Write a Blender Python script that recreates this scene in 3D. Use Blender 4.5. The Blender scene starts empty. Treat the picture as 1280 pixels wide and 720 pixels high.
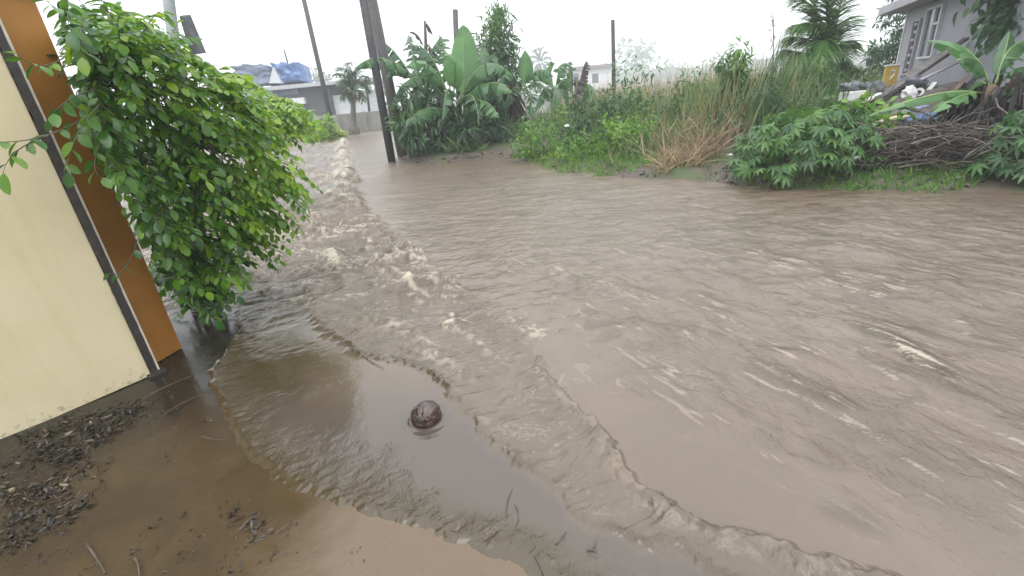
import bpy, math, random
import numpy as np
from mathutils import Vector, Matrix

S = bpy.context.scene
COL = S.collection
rng = np.random.default_rng(11)
random.seed(5)
TEX_HALF = 1.0

# ------------------------------------------------------------------ camera
F, PITCH, ROLL, CAMH = 575.0, math.radians(23.0), math.radians(5.4), 1.6
fw = np.array([0, math.cos(PITCH), -math.sin(PITCH)])
up0 = np.array([0, math.sin(PITCH), math.cos(PITCH)])
rt0 = np.array([1.0, 0, 0])
RT = rt0 * math.cos(ROLL) - up0 * math.sin(ROLL)
UP = up0 * math.cos(ROLL) + rt0 * math.sin(ROLL)
CP = np.array([0, 0, CAMH])

def ray(x, y): return fw * F + RT * (x - 640) + UP * (360 - y)
def gp(x, y, z=0.0):
    d = ray(x, y); return CP + d * ((z - CAMH) / d[2])
def at(x, y, Y):
    d = ray(x, y); return CP + d * (Y / d[1])
def px(Y): return Y / F * 1.0          # metres per survey pixel at distance Y (roughly)

cam = bpy.data.cameras.new('camera'); co = bpy.data.objects.new('camera', cam); COL.objects.link(co)
cam.sensor_width = 36; cam.lens = F / 1280 * 36; cam.clip_end = 3000; cam.clip_start = 0.02
m = Matrix(((RT[0], UP[0], -fw[0], 0), (RT[1], UP[1], -fw[1], 0), (RT[2], UP[2], -fw[2], CAMH), (0, 0, 0, 1)))
co.matrix_world = m
S.camera = co

# ------------------------------------------------------------------ helpers
def nrm(v):
    v = np.asarray(v, float); n = np.linalg.norm(v, axis=-1, keepdims=True); return v / np.maximum(n, 1e-9)

def hash2(i, j, seed):
    h = (i.astype(np.int64) * 374761393 + j.astype(np.int64) * 668265263 + seed * 974634777) & 0xffffffff
    h = ((h ^ (h >> 13)) * 1274126177) & 0xffffffff
    return ((h ^ (h >> 16)) & 0xffff) / 65535.0 * 2 - 1

def vnoise(x, y, seed=0):
    x = np.asarray(x, float); y = np.asarray(y, float)
    i = np.floor(x); j = np.floor(y); u = x - i; v = y - j
    u = u * u * u * (u * (u * 6 - 15) + 10); v = v * v * v * (v * (v * 6 - 15) + 10)
    a = hash2(i, j, seed); b = hash2(i + 1, j, seed); c = hash2(i, j + 1, seed); d = hash2(i + 1, j + 1, seed)
    return (a * (1 - u) + b * u) * (1 - v) + (c * (1 - u) + d * u) * v

def fbm(x, y, seed=0, oct=3, gain=.5):
    s = 0; a = 1; t = 0; f = 1
    for o in range(oct):
        ca, sa = math.cos(o * 1.1), math.sin(o * 1.1)
        s = s + a * vnoise((x * ca - y * sa) * f, (x * sa + y * ca) * f, seed + 17 * o); t += a; a *= gain; f *= 2.03
    return s / t

def sstep(a, b, x):
    t = np.clip((x - a) / (b - a), 0, 1); return t * t * (3 - 2 * t)

def polydist(X, Y, pts):
    """distance to a polyline, side (+ = right of travel), and arc position"""
    best = np.full(X.shape, 1e9); side = np.zeros(X.shape); arc = np.zeros(X.shape); acc = 0
    for k in range(len(pts) - 1):
        ax, ay = pts[k][:2]; bx, by = pts[k + 1][:2]
        dx, dy = bx - ax, by - ay; L2 = dx * dx + dy * dy; L = math.sqrt(L2)
        t = ((X - ax) * dx + (Y - ay) * dy) / L2
        tc = np.clip(t, 0, 1)
        qx, qy = X - ax - tc * dx, Y - ay - tc * dy
        d = np.hypot(qx, qy); cr = (X - ax) * dy - (Y - ay) * dx
        mk = d < best
        best = np.where(mk, d, best); side = np.where(mk, np.sign(cr), side); arc = np.where(mk, acc + tc * L, arc); acc += L
    return best * side, arc

def smooth_poly(pts, n=4):
    """Catmull-Rom through 2D points"""
    P = [np.array(p[:2], float) for p in pts]; P = [2 * P[0] - P[1]] + P + [2 * P[-1] - P[-2]]
    out = []
    for i in range(1, len(P) - 2):
        for k in range(n):
            t = k / n
            out.append(.5 * (2 * P[i] + (P[i + 1] - P[i - 1]) * t + (2 * P[i - 1] - 5 * P[i] + 4 * P[i + 1] - P[i + 2]) * t * t + (3 * P[i] - P[i - 1] - 3 * P[i + 1] + P[i + 2]) * t ** 3))
    out.append(P[-2]); return out

def set_attr(me, name, arr):
    a = me.attributes.new(name, 'FLOAT', 'POINT'); a.data.foreach_set('value', np.asarray(arr, np.float32).ravel())

class MB:
    """collects geometry for ONE mesh object"""
    def __init__(self): self.v = []; self.f = []; self.t = []; self.m = []; self.n = 0
    def add(self, V, Fc, tint=0.5, mi=0):
        V = np.asarray(V, float).reshape(-1, 3)
        self.v.append(V); self.f += [tuple(int(i) + self.n for i in q) for q in Fc]; self.m += [mi] * len(Fc)
        self.t.append(np.full(len(V), tint) if np.isscalar(tint) else np.asarray(tint)); self.n += len(V)
    def tube(self, path, rad, sides=6, tint=.5, mi=0, cap=True):
        path = np.asarray(path, float); k = len(path)
        rad = np.full(k, rad) if np.isscalar(rad) else np.asarray(rad, float)
        tg = nrm(np.gradient(path, axis=0))
        ref = np.array([0, 0, 1.]) if abs(tg[0][2]) < .9 else np.array([1., 0, 0])
        a = nrm(np.cross(tg, ref)); b = np.cross(tg, a)
        an = np.arange(sides) / sides * 2 * math.pi
        V = path[:, None, :] + rad[:, None, None] * (np.cos(an)[None, :, None] * a[:, None, :] + np.sin(an)[None, :, None] * b[:, None, :])
        fc = [(i * sides + j, i * sides + (j + 1) % sides, (i + 1) * sides + (j + 1) % sides, (i + 1) * sides + j) for i in range(k - 1) for j in range(sides)]
        if cap: fc += [tuple(range(sides))[::-1], tuple((k - 1) * sides + j for j in range(sides))]
        self.add(V, fc, tint, mi)
    def box(self, c, ax, ay, az, tint=.5, mi=0, bev=0.0):
        """centre and three half-axis vectors"""
        c, ax, ay, az = [np.asarray(q, float) for q in (c, ax, ay, az)]
        if bev <= 0:
            V = [c + i * ax + j * ay + k * az for i in (-1, 1) for j in (-1, 1) for k in (-1, 1)]
            fc = [(0, 1, 3, 2), (4, 6, 7, 5), (0, 4, 5, 1), (2, 3, 7, 6), (0, 2, 6, 4), (1, 5, 7, 3)]
            self.add(V, fc, tint, mi); return
        bm = __import__('bmesh').new()
        import bmesh
        bmesh.ops.create_cube(bm, size=2)
        L = [np.linalg.norm(q) for q in (ax, ay, az)]
        for v in bm.verts: v.co = Vector((v.co.x * L[0], v.co.y * L[1], v.co.z * L[2]))
        bmesh.ops.bevel(bm, geom=bm.edges[:], offset=bev, segments=2, profile=.5, affect='EDGES')
        bm.verts.ensure_lookup_table()
        u = [q / l for q, l in zip((ax, ay, az), L)]
        V = [c + u[0] * v.co.x + u[1] * v.co.y + u[2] * v.co.z for v in bm.verts]
        fc = [tuple(v.index for v in f.verts) for f in bm.faces]; bm.free()
        self.add(V, fc, tint, mi)
    def leaves(self, P, D, N, L, W, tint, tmpl, curl=0.15, mi=0):
        """many leaves from one template: P base, D direction, N up side"""
        P = np.asarray(P, float).reshape(-1, 3); n = len(P)
        D = nrm(np.broadcast_to(D, (n, 3))); N = np.broadcast_to(N, (n, 3)); Sd = nrm(np.cross(D, N)); N = np.cross(Sd, D)
        L = np.broadcast_to(L, (n,)); W = np.broadcast_to(W, (n,)); curl = np.broadcast_to(curl, (n,)); tint = np.broadcast_to(tint, (n,))
        tv, tf = tmpl; k = len(tv); u, v, w = tv[:, 0], tv[:, 1], tv[:, 2]
        V = P[:, None] + D[:, None] * (u[None, :, None] * L[:, None, None]) + Sd[:, None] * (v[None, :, None] * W[:, None, None]) \
            + N[:, None] * (w[None, :, None] * W[:, None, None] - curl[:, None, None] * (u ** 2)[None, :, None] * L[:, None, None])
        base = self.n + np.arange(n)[:, None] * k
        for q in tf:
            idx = base + np.array(q)[None, :]
            self.f += [tuple(r) for r in idx.tolist()]
        self.m += [mi] * (n * len(tf))
        self.v.append(V.reshape(-1, 3)); self.t.append(np.repeat(tint, k)); self.n += n * k
    def build(self, name, mats, parent=None, smooth=True, origin=None):
        V = np.concatenate(self.v) if self.v else np.zeros((0, 3))
        if origin is not None: V = V - np.asarray(origin)
        elif parent is not None:
            o = parent; off = np.zeros(3)
            while o is not None: off += np.array(o.location); o = o.parent
            V = V - off
        me = bpy.data.meshes.new(name); me.from_pydata(V.tolist(), [], self.f); me.update()
        set_attr(me, 'tint', np.concatenate(self.t))
        mats = mats if isinstance(mats, (list, tuple)) else [mats]
        for q in mats: me.materials.append(q)
        if len(mats) > 1: me.polygons.foreach_set('material_index', np.array(self.m, np.int32))
        if smooth: me.polygons.foreach_set('use_smooth', np.ones(len(me.polygons), bool))
        o = bpy.data.objects.new(name, me); COL.objects.link(o)
        if parent is not None: o.parent = parent
        if origin is not None: o.location = origin
        return o

def tag(o, label=None, cat=None, group=None, kind=None):
    if label: o['label'] = label
    if cat: o['category'] = cat
    if group: o['group'] = group
    if kind: o['kind'] = kind
    return o

def thing(name, loc, label, cat, group=None):
    o = bpy.data.objects.new(name, None); COL.objects.link(o); o.location = tuple(float(q) for q in loc); o.empty_display_size = .1
    return tag(o, label, cat, group)

def tmpl(us, ws, fold=.25):
    """leaf template: midrib plus both edges; ws half widths (relative to W/2)"""
    n = len(us); V = [(u, 0, 0) for u in us]; Fc = []
    li = {}; 
    for s in (-1, 1):
        for i in range(n):
            if ws[i] > 0: li[(s, i)] = len(V); V.append((us[i], s * ws[i] * .5, fold * ws[i] * .5))
    for s in (-1, 1):
        for i in range(n - 1):
            a, b = (s, i) in li, (s, i + 1) in li
            q = [i, i + 1]
            if b: q.append(li[(s, i + 1)])
            if a: q.append(li[(s, i)])
            if len(q) > 2: Fc.append(tuple(q if s > 0 else q[::-1]))
    return np.array(V, float), Fc

OVAL = tmpl([0, .12, .35, .62, .86, 1], [0, .45, .95, 1, .6, 0], .22)
LANCE = tmpl([0, .25, .6, 1], [0, .85, .8, 0], .3)
SMALL = tmpl([0, .4, .75, 1], [0, 1, .75, 0], .25)
BLADE = tmpl([0, .2, .4, .6, .8, 1], [.7, 1, .95, .8, .5, 0], .15)

def quad_bez(a, b, c, n=12):
    t = np.linspace(0, 1, n)[:, None]; a, b, c = [np.asarray(q, float) for q in (a, b, c)]
    return a * (1 - t) ** 2 + 2 * b * t * (1 - t) + c * t * t
def through(a, mid, c, n=12):
    """curve through three points"""
    a, mid, c = [np.asarray(q, float) for q in (a, mid, c)]
    return quad_bez(a, 2 * mid - .5 * (a + c), c, n)

# ------------------------------------------------------------------ materials
def newmat(name):
    mt = bpy.data.materials.new(name); mt.use_nodes = True; nt = mt.node_tree
    b = nt.nodes['Principled BSDF']; return mt, nt, b
def N(nt, t, **kw):
    n = nt.nodes.new(t)
    for k, v in kw.items(): setattr(n, k, v)
    return n
def ramp(nt, stops):
    r = N(nt, 'ShaderNodeValToRGB'); e = r.color_ramp.elements
    while len(e) < len(stops): e.new(.5)
    for q, (p, c) in zip(e, stops): q.position = p; q.color = (*c, 1)
    return r
def noise(nt, scale, detail=4, rough=.6, stretch=None, coord='Object', dist=0):
    tc = N(nt, 'ShaderNodeTexCoord'); mp = N(nt, 'ShaderNodeMapping'); nz = N(nt, 'ShaderNodeTexNoise')
    nt.links.new(tc.outputs[coord], mp.inputs[0]); nt.links.new(mp.outputs[0], nz.inputs[0])
    if stretch: mp.inputs['Scale'].default_value = stretch
    nz.inputs['Scale'].default_value = scale; nz.inputs['Detail'].default_value = detail; nz.inputs['Roughness'].default_value = rough; nz.inputs['Distortion'].default_value = dist
    return nz
def surf(name, stops, scale=4, rough=(.6, .8), bump=.2, bscale=30, bdist=.01, stretch=None, spec=.5, coat=0, detail=5, metal=0):
    """procedural surface: noise through a colour ramp, noise roughness, noise bump"""
    mt, nt, b = newmat(name)
    nz = noise(nt, scale, detail, .62, stretch); cr = ramp(nt, stops)
    nt.links.new(nz.outputs['Fac'], cr.inputs[0]); nt.links.new(cr.outputs[0], b.inputs['Base Color'])
    mr = N(nt, 'ShaderNodeMapRange'); n2 = noise(nt, scale * 2.3, 3)
    nt.links.new(n2.outputs['Fac'], mr.inputs[0]); mr.inputs[1].default_value = .3; mr.inputs[2].default_value = .7
    mr.inputs[3].default_value, mr.inputs[4].default_value = rough; nt.links.new(mr.outputs[0], b.inputs['Roughness'])
    if bump:
        n3 = noise(nt, bscale, 5, .6, stretch); bp = N(nt, 'ShaderNodeBump'); bp.inputs['Strength'].default_value = bump; bp.inputs['Distance'].default_value = bdist
        nt.links.new(n3.outputs['Fac'], bp.inputs['Height']); nt.links.new(bp.outputs[0], b.inputs['Normal'])
    b.inputs['Specular IOR Level'].default_value = spec; b.inputs['Coat Weight'].default_value = coat; b.inputs['Coat Roughness'].default_value = .1
    b.inputs['Metallic'].default_value = metal
    return mt
def leafmat(name, stops, rough=.35, trans=.35, nscale=6, spec=.5):
    """leaf colour from each leaf's own tint, part of the light passing through"""
    mt, nt, b = newmat(name)
    at_ = N(nt, 'ShaderNodeAttribute', attribute_name='tint'); cr = ramp(nt, stops)
    nz = noise(nt, nscale, 3); mx = N(nt, 'ShaderNodeMath', operation='MULTIPLY_ADD'); mx.inputs[1].default_value = .5; 
    sub = N(nt, 'ShaderNodeMath', operation='SUBTRACT'); sub.inputs[1].default_value = .25
    nt.links.new(nz.outputs['Fac'], mx.inputs[0]); nt.links.new(at_.outputs['Fac'], mx.inputs[2]); nt.links.new(mx.outputs[0], sub.inputs[0])
    nt.links.new(sub.outputs[0], cr.inputs[0]); nt.links.new(cr.outputs[0], b.inputs['Base Color'])
    b.inputs['Roughness'].default_value = rough; b.inputs['Specular IOR Level'].default_value = spec
    tr = N(nt, 'ShaderNodeBsdfTranslucent'); hs = N(nt, 'ShaderNodeHueSaturation'); hs.inputs['Value'].default_value = 1.6; hs.inputs['Hue'].default_value = .485
    nt.links.new(cr.outputs[0], hs.inputs['Color']); nt.links.new(hs.outputs[0], tr.inputs[0])
    ms = N(nt, 'ShaderNodeMixShader'); ms.inputs[0].default_value = trans
    nt.links.new(b.outputs[0], ms.inputs[1]); nt.links.new(tr.outputs[0], ms.inputs[2]); nt.links.new(ms.outputs[0], nt.nodes['Material Output'].inputs[0])
    return mt

M = {}
M['shrub'] = leafmat('shrub_leaf', [(0, (.008, .04, .009)), (.38, (.028, .1, .012)), (.68, (.09, .21, .014)), (1, (.22, .34, .022))], .3, .42)
M['shrub_light'] = leafmat('light_leaf', [(0, (.025, .08, .01)), (.5, (.1, .22, .016)), (1, (.24, .36, .028))], .35, .35)
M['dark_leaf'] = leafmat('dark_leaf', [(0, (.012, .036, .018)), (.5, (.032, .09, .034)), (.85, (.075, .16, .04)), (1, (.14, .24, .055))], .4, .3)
M['creeper'] = leafmat('creeper_leaf', [(0, (.018, .07, .01)), (.5, (.06, .17, .018)), (1, (.17, .3, .03))], .45, .35)
M['mid_leaf'] = leafmat('mid_leaf', [(0, (.01, .04, .014)), (.5, (.035, .105, .024)), (1, (.1, .21, .035))], .4, .35)
M['banana'] = leafmat('banana_leaf', [(0, (.02, .065, .028)), (.45, (.06, .15, .055)), (.8, (.11, .24, .085)), (1, (.19, .27, .08))], .28, .4, 3)
M['banana_rib'] = surf('banana_rib', [(.3, (.12, .2, .06)), (.7, (.2, .28, .1))], 8, (.3, .5), .1)
M['dead_leaf'] = leafmat('dead_leaf', [(0, (.01, .007, .008)), (.5, (.026, .019, .02)), (.85, (.09, .06, .04)), (1, (.16, .11, .06))], .6, .2)
M['litter'] = leafmat('litter_leaf', [(0, (.008, .006, .004)), (.5, (.026, .018, .011)), (.8, (.085, .062, .04)), (1, (.28, .22, .15))], .4, .05)
M['purple_leaf'] = leafmat('purple_leaf', [(0, (.03, .018, .022)), (.6, (.08, .04, .045)), (1, (.16, .09, .07))], .5, .3)
M['stem'] = surf('banana_stem', [(.3, (.035, .02, .02)), (.55, (.08, .055, .045)), (.75, (.1, .12, .05))], 5, (.4, .7), .4, 14, .01, (3, 3, .4))
M['grass'] = leafmat('grass_blade', [(0, (.03, .07, .02)), (.5, (.08, .14, .045)), (.8, (.16, .19, .07)), (1, (.27, .21, .1))], .5, .4)
M['dry'] = leafmat('dry_blade', [(0, (.1, .065, .035)), (.5, (.22, .165, .09)), (1, (.4, .33, .19))], .6, .35)
M['bark'] = surf('bark', [(.3, (.03, .024, .018)), (.55, (.075, .06, .048)), (.75, (.14, .115, .09))], 9, (.5, .8), .6, 35, .008, (2, 2, .5))
M['twig'] = surf('dead_branch', [(.3, (.03, .022, .02)), (.55, (.085, .065, .056)), (.78, (.2, .16, .135))], 4, (.45, .8), .4, 40, .004)
M['cream'] = surf('cream_paint', [(.25, (.5, .42, .255)), (.5, (.56, .485, .315)), (.75, (.6, .53, .36))], 1.3, (.45, .7), .12, 60, .002)
M['orange'] = surf('orange_paint', [(.25, (.21, .083, .014)), (.5, (.31, .13, .016)), (.75, (.38, .165, .018))], 1.6, (.45, .65), .1, 50, .002)
M['black'] = surf('black_metal', [(.3, (.012, .01, .009)), (.6, (.03, .024, .02)), (.75, (.07, .045, .03))], 22, (.4, .7), .3, 60, .003)
M['white'] = surf('white_edge', [(.3, (.55, .5, .42)), (.7, (.75, .7, .6))], 14, (.5, .7), .1)
M['pole_grey'] = surf('galvanised', [(.3, (.22, .24, .245)), (.6, (.31, .335, .34)), (.8, (.4, .42, .42))], 6, (.35, .6), .15, 40, .002)
M['sign_grey'] = surf('sign_back', [(.3, (.07, .075, .085)), (.7, (.12, .125, .135))], 5, (.4, .6), .1)
M['pole_dark'] = surf('tarred_pole', [(.3, (.011, .011, .014)), (.6, (.024, .023, .028)), (.8, (.055, .05, .052))], 5, (.4, .7), .3, 20, .006, (3, 3, .4))
M['pole_conc'] = surf('weathered_pole', [(.3, (.045, .042, .042)), (.6, (.075, .07, .068)), (.8, (.12, .11, .105))], 5, (.5, .8), .3, 20, .006, (3, 3, .5))
M['concrete'] = surf('old_concrete', [(.25, (.12, .115, .105)), (.5, (.22, .21, .19)), (.75, (.3, .29, .265))], 1.2, (.6, .9), .3, 20, .01, (1, 1, .4))
M['house'] = surf('grey_render', [(.25, (.25, .25, .285)), (.5, (.3, .3, .34)), (.75, (.34, .34, .38))], .7, (.6, .85), .15, 30, .004)
M['fascia'] = surf('fascia', [(.3, (.26, .24, .28)), (.7, (.34, .32, .36))], 2, (.5, .7), .1)
M['glass'] = surf('window_glass', [(.3, (.03, .035, .045)), (.7, (.06, .07, .085))], 2, (.05, .12), 0, spec=.8)
M['wframe'] = surf('window_frame', [(.3, (.42, .44, .48)), (.7, (.55, .57, .6))], 8, (.4, .6), 0)
M['plank'] = surf('weathered_plank', [(.3, (.04, .034, .036)), (.55, (.085, .072, .07)), (.8, (.16, .14, .13))], 4, (.5, .8), .4, 25, .006, (1, 1, 6))
M['yellow'] = surf('yellow_sheet', [(.3, (.36, .25, .06)), (.7, (.55, .4, .11))], 5, (.45, .7), .15)
M['offwhite'] = surf('dirty_white', [(.25, (.42, .42, .42)), (.5, (.6, .6, .6)), (.75, (.72, .72, .72))], 4, (.4, .7), .15)
M['grey'] = surf('grey_junk', [(.3, (.06, .065, .08)), (.7, (.15, .155, .18))], 4, (.5, .8), .3)
M['tan'] = surf('tan_board', [(.3, (.38, .3, .2)), (.7, (.56, .47, .34))], 3, (.6, .8), .2)
M['blue'] = surf('blue_tarp', [(.3, (.06, .11, .26)), (.6, (.11, .19, .4)), (.8, (.2, .3, .5))], 3, (.35, .55), .5, 8, .04)
M['bluegrey'] = surf('faded_tarp', [(.3, (.1, .13, .2)), (.6, (.16, .19, .26)), (.8, (.25, .29, .36))], 2, (.45, .7), .5, 6, .05)
M['zinc'] = surf('zinc_sheet', [(.3, (.28, .29, .31)), (.6, (.42, .43, .45)), (.8, (.52, .52, .53))], 2, (.3, .55), .25, 20, .006, (6, .4, 1))
M['darkwall'] = surf('dark_cladding', [(.3, (.05, .05, .065)), (.7, (.1, .1, .12))], 2, (.6, .8), .3, 12, .01, (6, 6, .3))
M['whiteboards'] = surf('white_boards', [(.3, (.45, .46, .48)), (.6, (.6, .61, .62)), (.8, (.7, .7, .7))], 2, (.5, .7), .3, 16, .01, (.3, .3, 8))
M['rooftile'] = surf('far_roof', [(.3, (.16, .13, .13)), (.7, (.24, .2, .2))], 2, (.6, .8), .2)
M['coconut'] = surf('wet_husk', [(.25, (.008, .004, .0035)), (.5, (.028, .012, .009)), (.72, (.08, .04, .03)), (.85, (.2, .125, .095))], 7, (.12, .35), .9, 26, .012, (1, 1, .35), coat=.5)
M['hole'] = surf('husk_eye', [(.3, (.006, .004, .004)), (.7, (.015, .01, .009))], 8, (.3, .5), .3)
M['leaf_float'] = surf('brown_leaf', [(.3, (.07, .04, .018)), (.7, (.14, .075, .03))], 9, (.3, .5), .2)
M['debris'] = surf('leaf_litter', [(.25, (.012, .009, .007)), (.5, (.045, .033, .024)), (.72, (.13, .1, .07)), (.85, (.3, .25, .18))], 30, (.35, .7), .3, 60, .003)
M['rubble'] = surf('rubble', [(.25, (.03, .025, .02)), (.5, (.075, .062, .052)), (.75, (.16, .145, .13))], 9, (.6, .9), .4, 30, .01)

def weather(mt, mud=(.09, .06, .035)):
    nt = mt.node_tree; b = nt.nodes['Principled BSDF']; src = b.inputs['Base Color'].links[0].from_socket
    st_ = noise(nt, 1.0, 5, .6, (9, 9, .7)); cr = ramp(nt, [(.5, (0, 0, 0)), (.72, (1, 1, 1))]); nt.links.new(st_.outputs['Fac'], cr.inputs[0])
    m1 = N(nt, 'ShaderNodeMix', data_type='RGBA', blend_type='MULTIPLY'); nt.links.new(src, m1.inputs['A']); m1.inputs['B'].default_value = (.8, .76, .68, 1); k1 = N(nt, 'ShaderNodeMath', operation='MULTIPLY'); k1.inputs[1].default_value = .4; nt.links.new(cr.outputs[0], k1.inputs[0]); nt.links.new(k1.outputs[0], m1.inputs['Factor'])
    tc = N(nt, 'ShaderNodeTexCoord'); sp = N(nt, 'ShaderNodeSeparateXYZ'); nt.links.new(tc.outputs['Object'], sp.inputs[0]); mr = N(nt, 'ShaderNodeMapRange'); nt.links.new(sp.outputs['Z'], mr.inputs[0]); mr.inputs[1].default_value = 0; mr.inputs[2].default_value = .3; mr.inputs[3].default_value = .1; mr.inputs[4].default_value = -.12
    sn = noise(nt, 26, 5, .7); ad = N(nt, 'ShaderNodeMath', operation='ADD'); nt.links.new(sn.outputs['Fac'], ad.inputs[0]); nt.links.new(mr.outputs[0], ad.inputs[1]); c2 = ramp(nt, [(.64, (0, 0, 0)), (.72, (1, 1, 1))]); nt.links.new(ad.outputs[0], c2.inputs[0])
    k2 = N(nt, 'ShaderNodeMath', operation='MULTIPLY'); k2.inputs[1].default_value = .5; nt.links.new(c2.outputs[0], k2.inputs[0]); m2 = N(nt, 'ShaderNodeMix', data_type='RGBA'); nt.links.new(m1.outputs['Result'], m2.inputs['A']); m2.inputs['B'].default_value = (*mud, 1); nt.links.new(k2.outputs[0], m2.inputs['Factor']); nt.links.new(m2.outputs['Result'], b.inputs['Base Color'])
weather(M['cream']); weather(M['orange'], (.07, .045, .025))
# ground: wet earth with low weeds
mt, nt, b = newmat('wet_earth'); M['ground'] = mt
n1 = noise(nt, .9, 6, .65, coord='Object'); c1 = ramp(nt, [(.32, (.035, .027, .02)), (.5, (.075, .056, .042)), (.56, (.05, .062, .022)), (.75, (.04, .095, .02))])
nt.links.new(n1.outputs['Fac'], c1.inputs[0]); nt.links.new(c1.outputs[0], b.inputs['Base Color']); b.inputs['Roughness'].default_value = .7
n2 = noise(nt, 14, 6, .65); bp = N(nt, 'ShaderNodeBump'); bp.inputs['Distance'].default_value = .05; bp.inputs['Strength'].default_value = .6
nt.links.new(n2.outputs['Fac'], bp.inputs['Height']); nt.links.new(bp.outputs[0], b.inputs['Normal'])

# pavement: concrete under a film of muddy water
mt, nt, b = newmat('wet_pavement'); M['pavement'] = mt
a1 = N(nt, 'ShaderNodeAttribute', attribute_name='silt'); n1 = noise(nt, 2.2, 6, .6, dist=.6)
md = N(nt, 'ShaderNodeMath', operation='MULTIPLY_ADD'); md.inputs[1].default_value = .7; nt.links.new(n1.outputs['Fac'], md.inputs[0])
nt.links.new(a1.outputs['Fac'], md.inputs[2])
c1 = ramp(nt, [(.25, (.118, .084, .056)), (.5, (.06, .04, .02)), (.72, (.036, .025, .014)), (.9, (.023, .017, .011)), (1, (.019, .016, .011))])
nt.links.new(md.outputs[0], c1.inputs[0])
n5 = noise(nt, 45, 4, .7); c5 = ramp(nt, [(.62, (0, 0, 0)), (.74, (1, 1, 1))]); nt.links.new(n5.outputs['Fac'], c5.inputs[0])
mxc = N(nt, 'ShaderNodeMix', data_type='RGBA'); nt.links.new(c1.outputs[0], mxc.inputs['A']); mxc.inputs['B'].default_value = (.03, .021, .014, 1)
ml = N(nt, 'ShaderNodeMath', operation='MULTIPLY'); ml.inputs[1].default_value = .45; nt.links.new(c5.outputs[0], ml.inputs[0]); nt.links.new(ml.outputs[0], mxc.inputs['Factor'])
nt.links.new(mxc.outputs['Result'], b.inputs['Base Color'])
n3 = noise(nt, 3.5, 4); mr = N(nt, 'ShaderNodeMapRange'); nt.links.new(n3.outputs['Fac'], mr.inputs[0]); mr.inputs[1].default_value = .35; mr.inputs[2].default_value = .65
mr.inputs[3].default_value = .08; mr.inputs[4].default_value = .35; nt.links.new(mr.outputs[0], b.inputs['Roughness'])
n4 = noise(nt, 30, 4, .6); bp = N(nt, 'ShaderNodeBump'); bp.inputs['Distance'].default_value = .004; bp.inputs['Strength'].default_value = .35
nt.links.new(n4.outputs['Fac'], bp.inputs['Height']); nt.links.new(bp.outputs[0], b.inputs['Normal']); b.inputs['IOR'].default_value = 1.33

# flood water: opaque silt, foam, thin olive sheets and painted trough shade from attributes
mt, nt, b = newmat('flood_water'); M['water'] = mt
fo = N(nt, 'ShaderNodeAttribute', attribute_name='foam'); ol = N(nt, 'ShaderNodeAttribute', attribute_name='olive'); pk = N(nt, 'ShaderNodeAttribute', attribute_name='shallow')
n1 = noise(nt, .55, 5, .6, (1, .5, 1), dist=.5)
c1 = ramp(nt, [(.3, (.092, .068, .047)), (.5, (.117, .087, .062)), (.7, (.142, .108, .08))]); nt.links.new(n1.outputs['Fac'], c1.inputs[0])
def mixc(a, bcol, fac, src=None):
    mx = N(nt, 'ShaderNodeMix', data_type='RGBA'); nt.links.new(a, mx.inputs['A']); mx.inputs['B'].default_value = (*bcol, 1); nt.links.new(fac, mx.inputs['Factor']); return mx.outputs['Result']
c = mixc(c1.outputs[0], (.048, .034, .016), ol.outputs['Fac']); c = mixc(c, (.066, .052, .044), pk.outputs['Fac']); c = mixc(c, (.42, .365, .28), fo.outputs['Fac'])
nt.links.new(c, b.inputs['Base Color']); b.inputs['IOR'].default_value = 1.52
rr = N(nt, 'ShaderNodeMapRange'); nt.links.new(fo.outputs['Fac'], rr.inputs[0]); rr.inputs[3].default_value = .07; rr.inputs[4].default_value = .28
sw = N(nt, 'ShaderNodeAttribute', attribute_name='swell'); ad = N(nt, 'ShaderNodeMath', operation='ADD'); nt.links.new(rr.outputs[0], ad.inputs[0]); nt.links.new(sw.outputs['Fac'], ad.inputs[1]); nt.links.new(ad.outputs[0], b.inputs['Roughness'])
cam_d = N(nt, 'ShaderNodeAttribute', attribute_name='chop')
n2 = noise(nt, 11, 5, .6, (1, .7, 1), dist=.6); n3 = noise(nt, 42, 3, .6, (1, .7, 1), dist=1.0)
b1 = N(nt, 'ShaderNodeBump'); b1.inputs['Distance'].default_value = .05; nt.links.new(n2.outputs['Fac'], b1.inputs['Height']); nt.links.new(cam_d.outputs['Fac'], b1.inputs['Strength'])
b2 = N(nt, 'ShaderNodeBump'); b2.inputs['Distance'].default_value = .011; nt.links.new(n3.outputs['Fac'], b2.inputs['Height']); nt.links.new(cam_d.outputs['Fac'], b2.inputs['Strength'])
nt.links.new(b1.outputs[0], b2.inputs['Normal']); nt.links.new(b2.outputs[0], b.inputs['Normal'])

# ------------------------------------------------------------------ sky, sun, haze
w = bpy.data.worlds.new('World'); S.world = w; w.use_nodes = True; nt = w.node_tree
bg = nt.nodes['Background']; sky = N(nt, 'ShaderNodeTexSky', sky_type='NISHITA'); sky.sun_disc = False
SUN_EL, SUN_ROT = math.radians(58), math.radians(200)
sky.sun_elevation = SUN_EL; sky.sun_rotation = SUN_ROT; sky.dust_density = 6; sky.air_density = 1; sky.altitude = 0
hs = N(nt, 'ShaderNodeHueSaturation'); hs.inputs['Saturation'].default_value = .12; nt.links.new(sky.outputs[0], hs.inputs['Color'])
mx = N(nt, 'ShaderNodeMix', data_type='RGBA'); mx.inputs['Factor'].default_value = .8; 
geo = N(nt, 'ShaderNodeTexCoord'); sep = N(nt, 'ShaderNodeSeparateXYZ'); nt.links.new(geo.outputs['Generated'], sep.inputs[0])
dk = N(nt, 'ShaderNodeMapRange'); nt.links.new(sep.outputs['Z'], dk.inputs[0]); dk.inputs[3].default_value = 12.0; dk.inputs[4].default_value = 30.0     # rain cloud deck, brighter overhead
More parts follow.
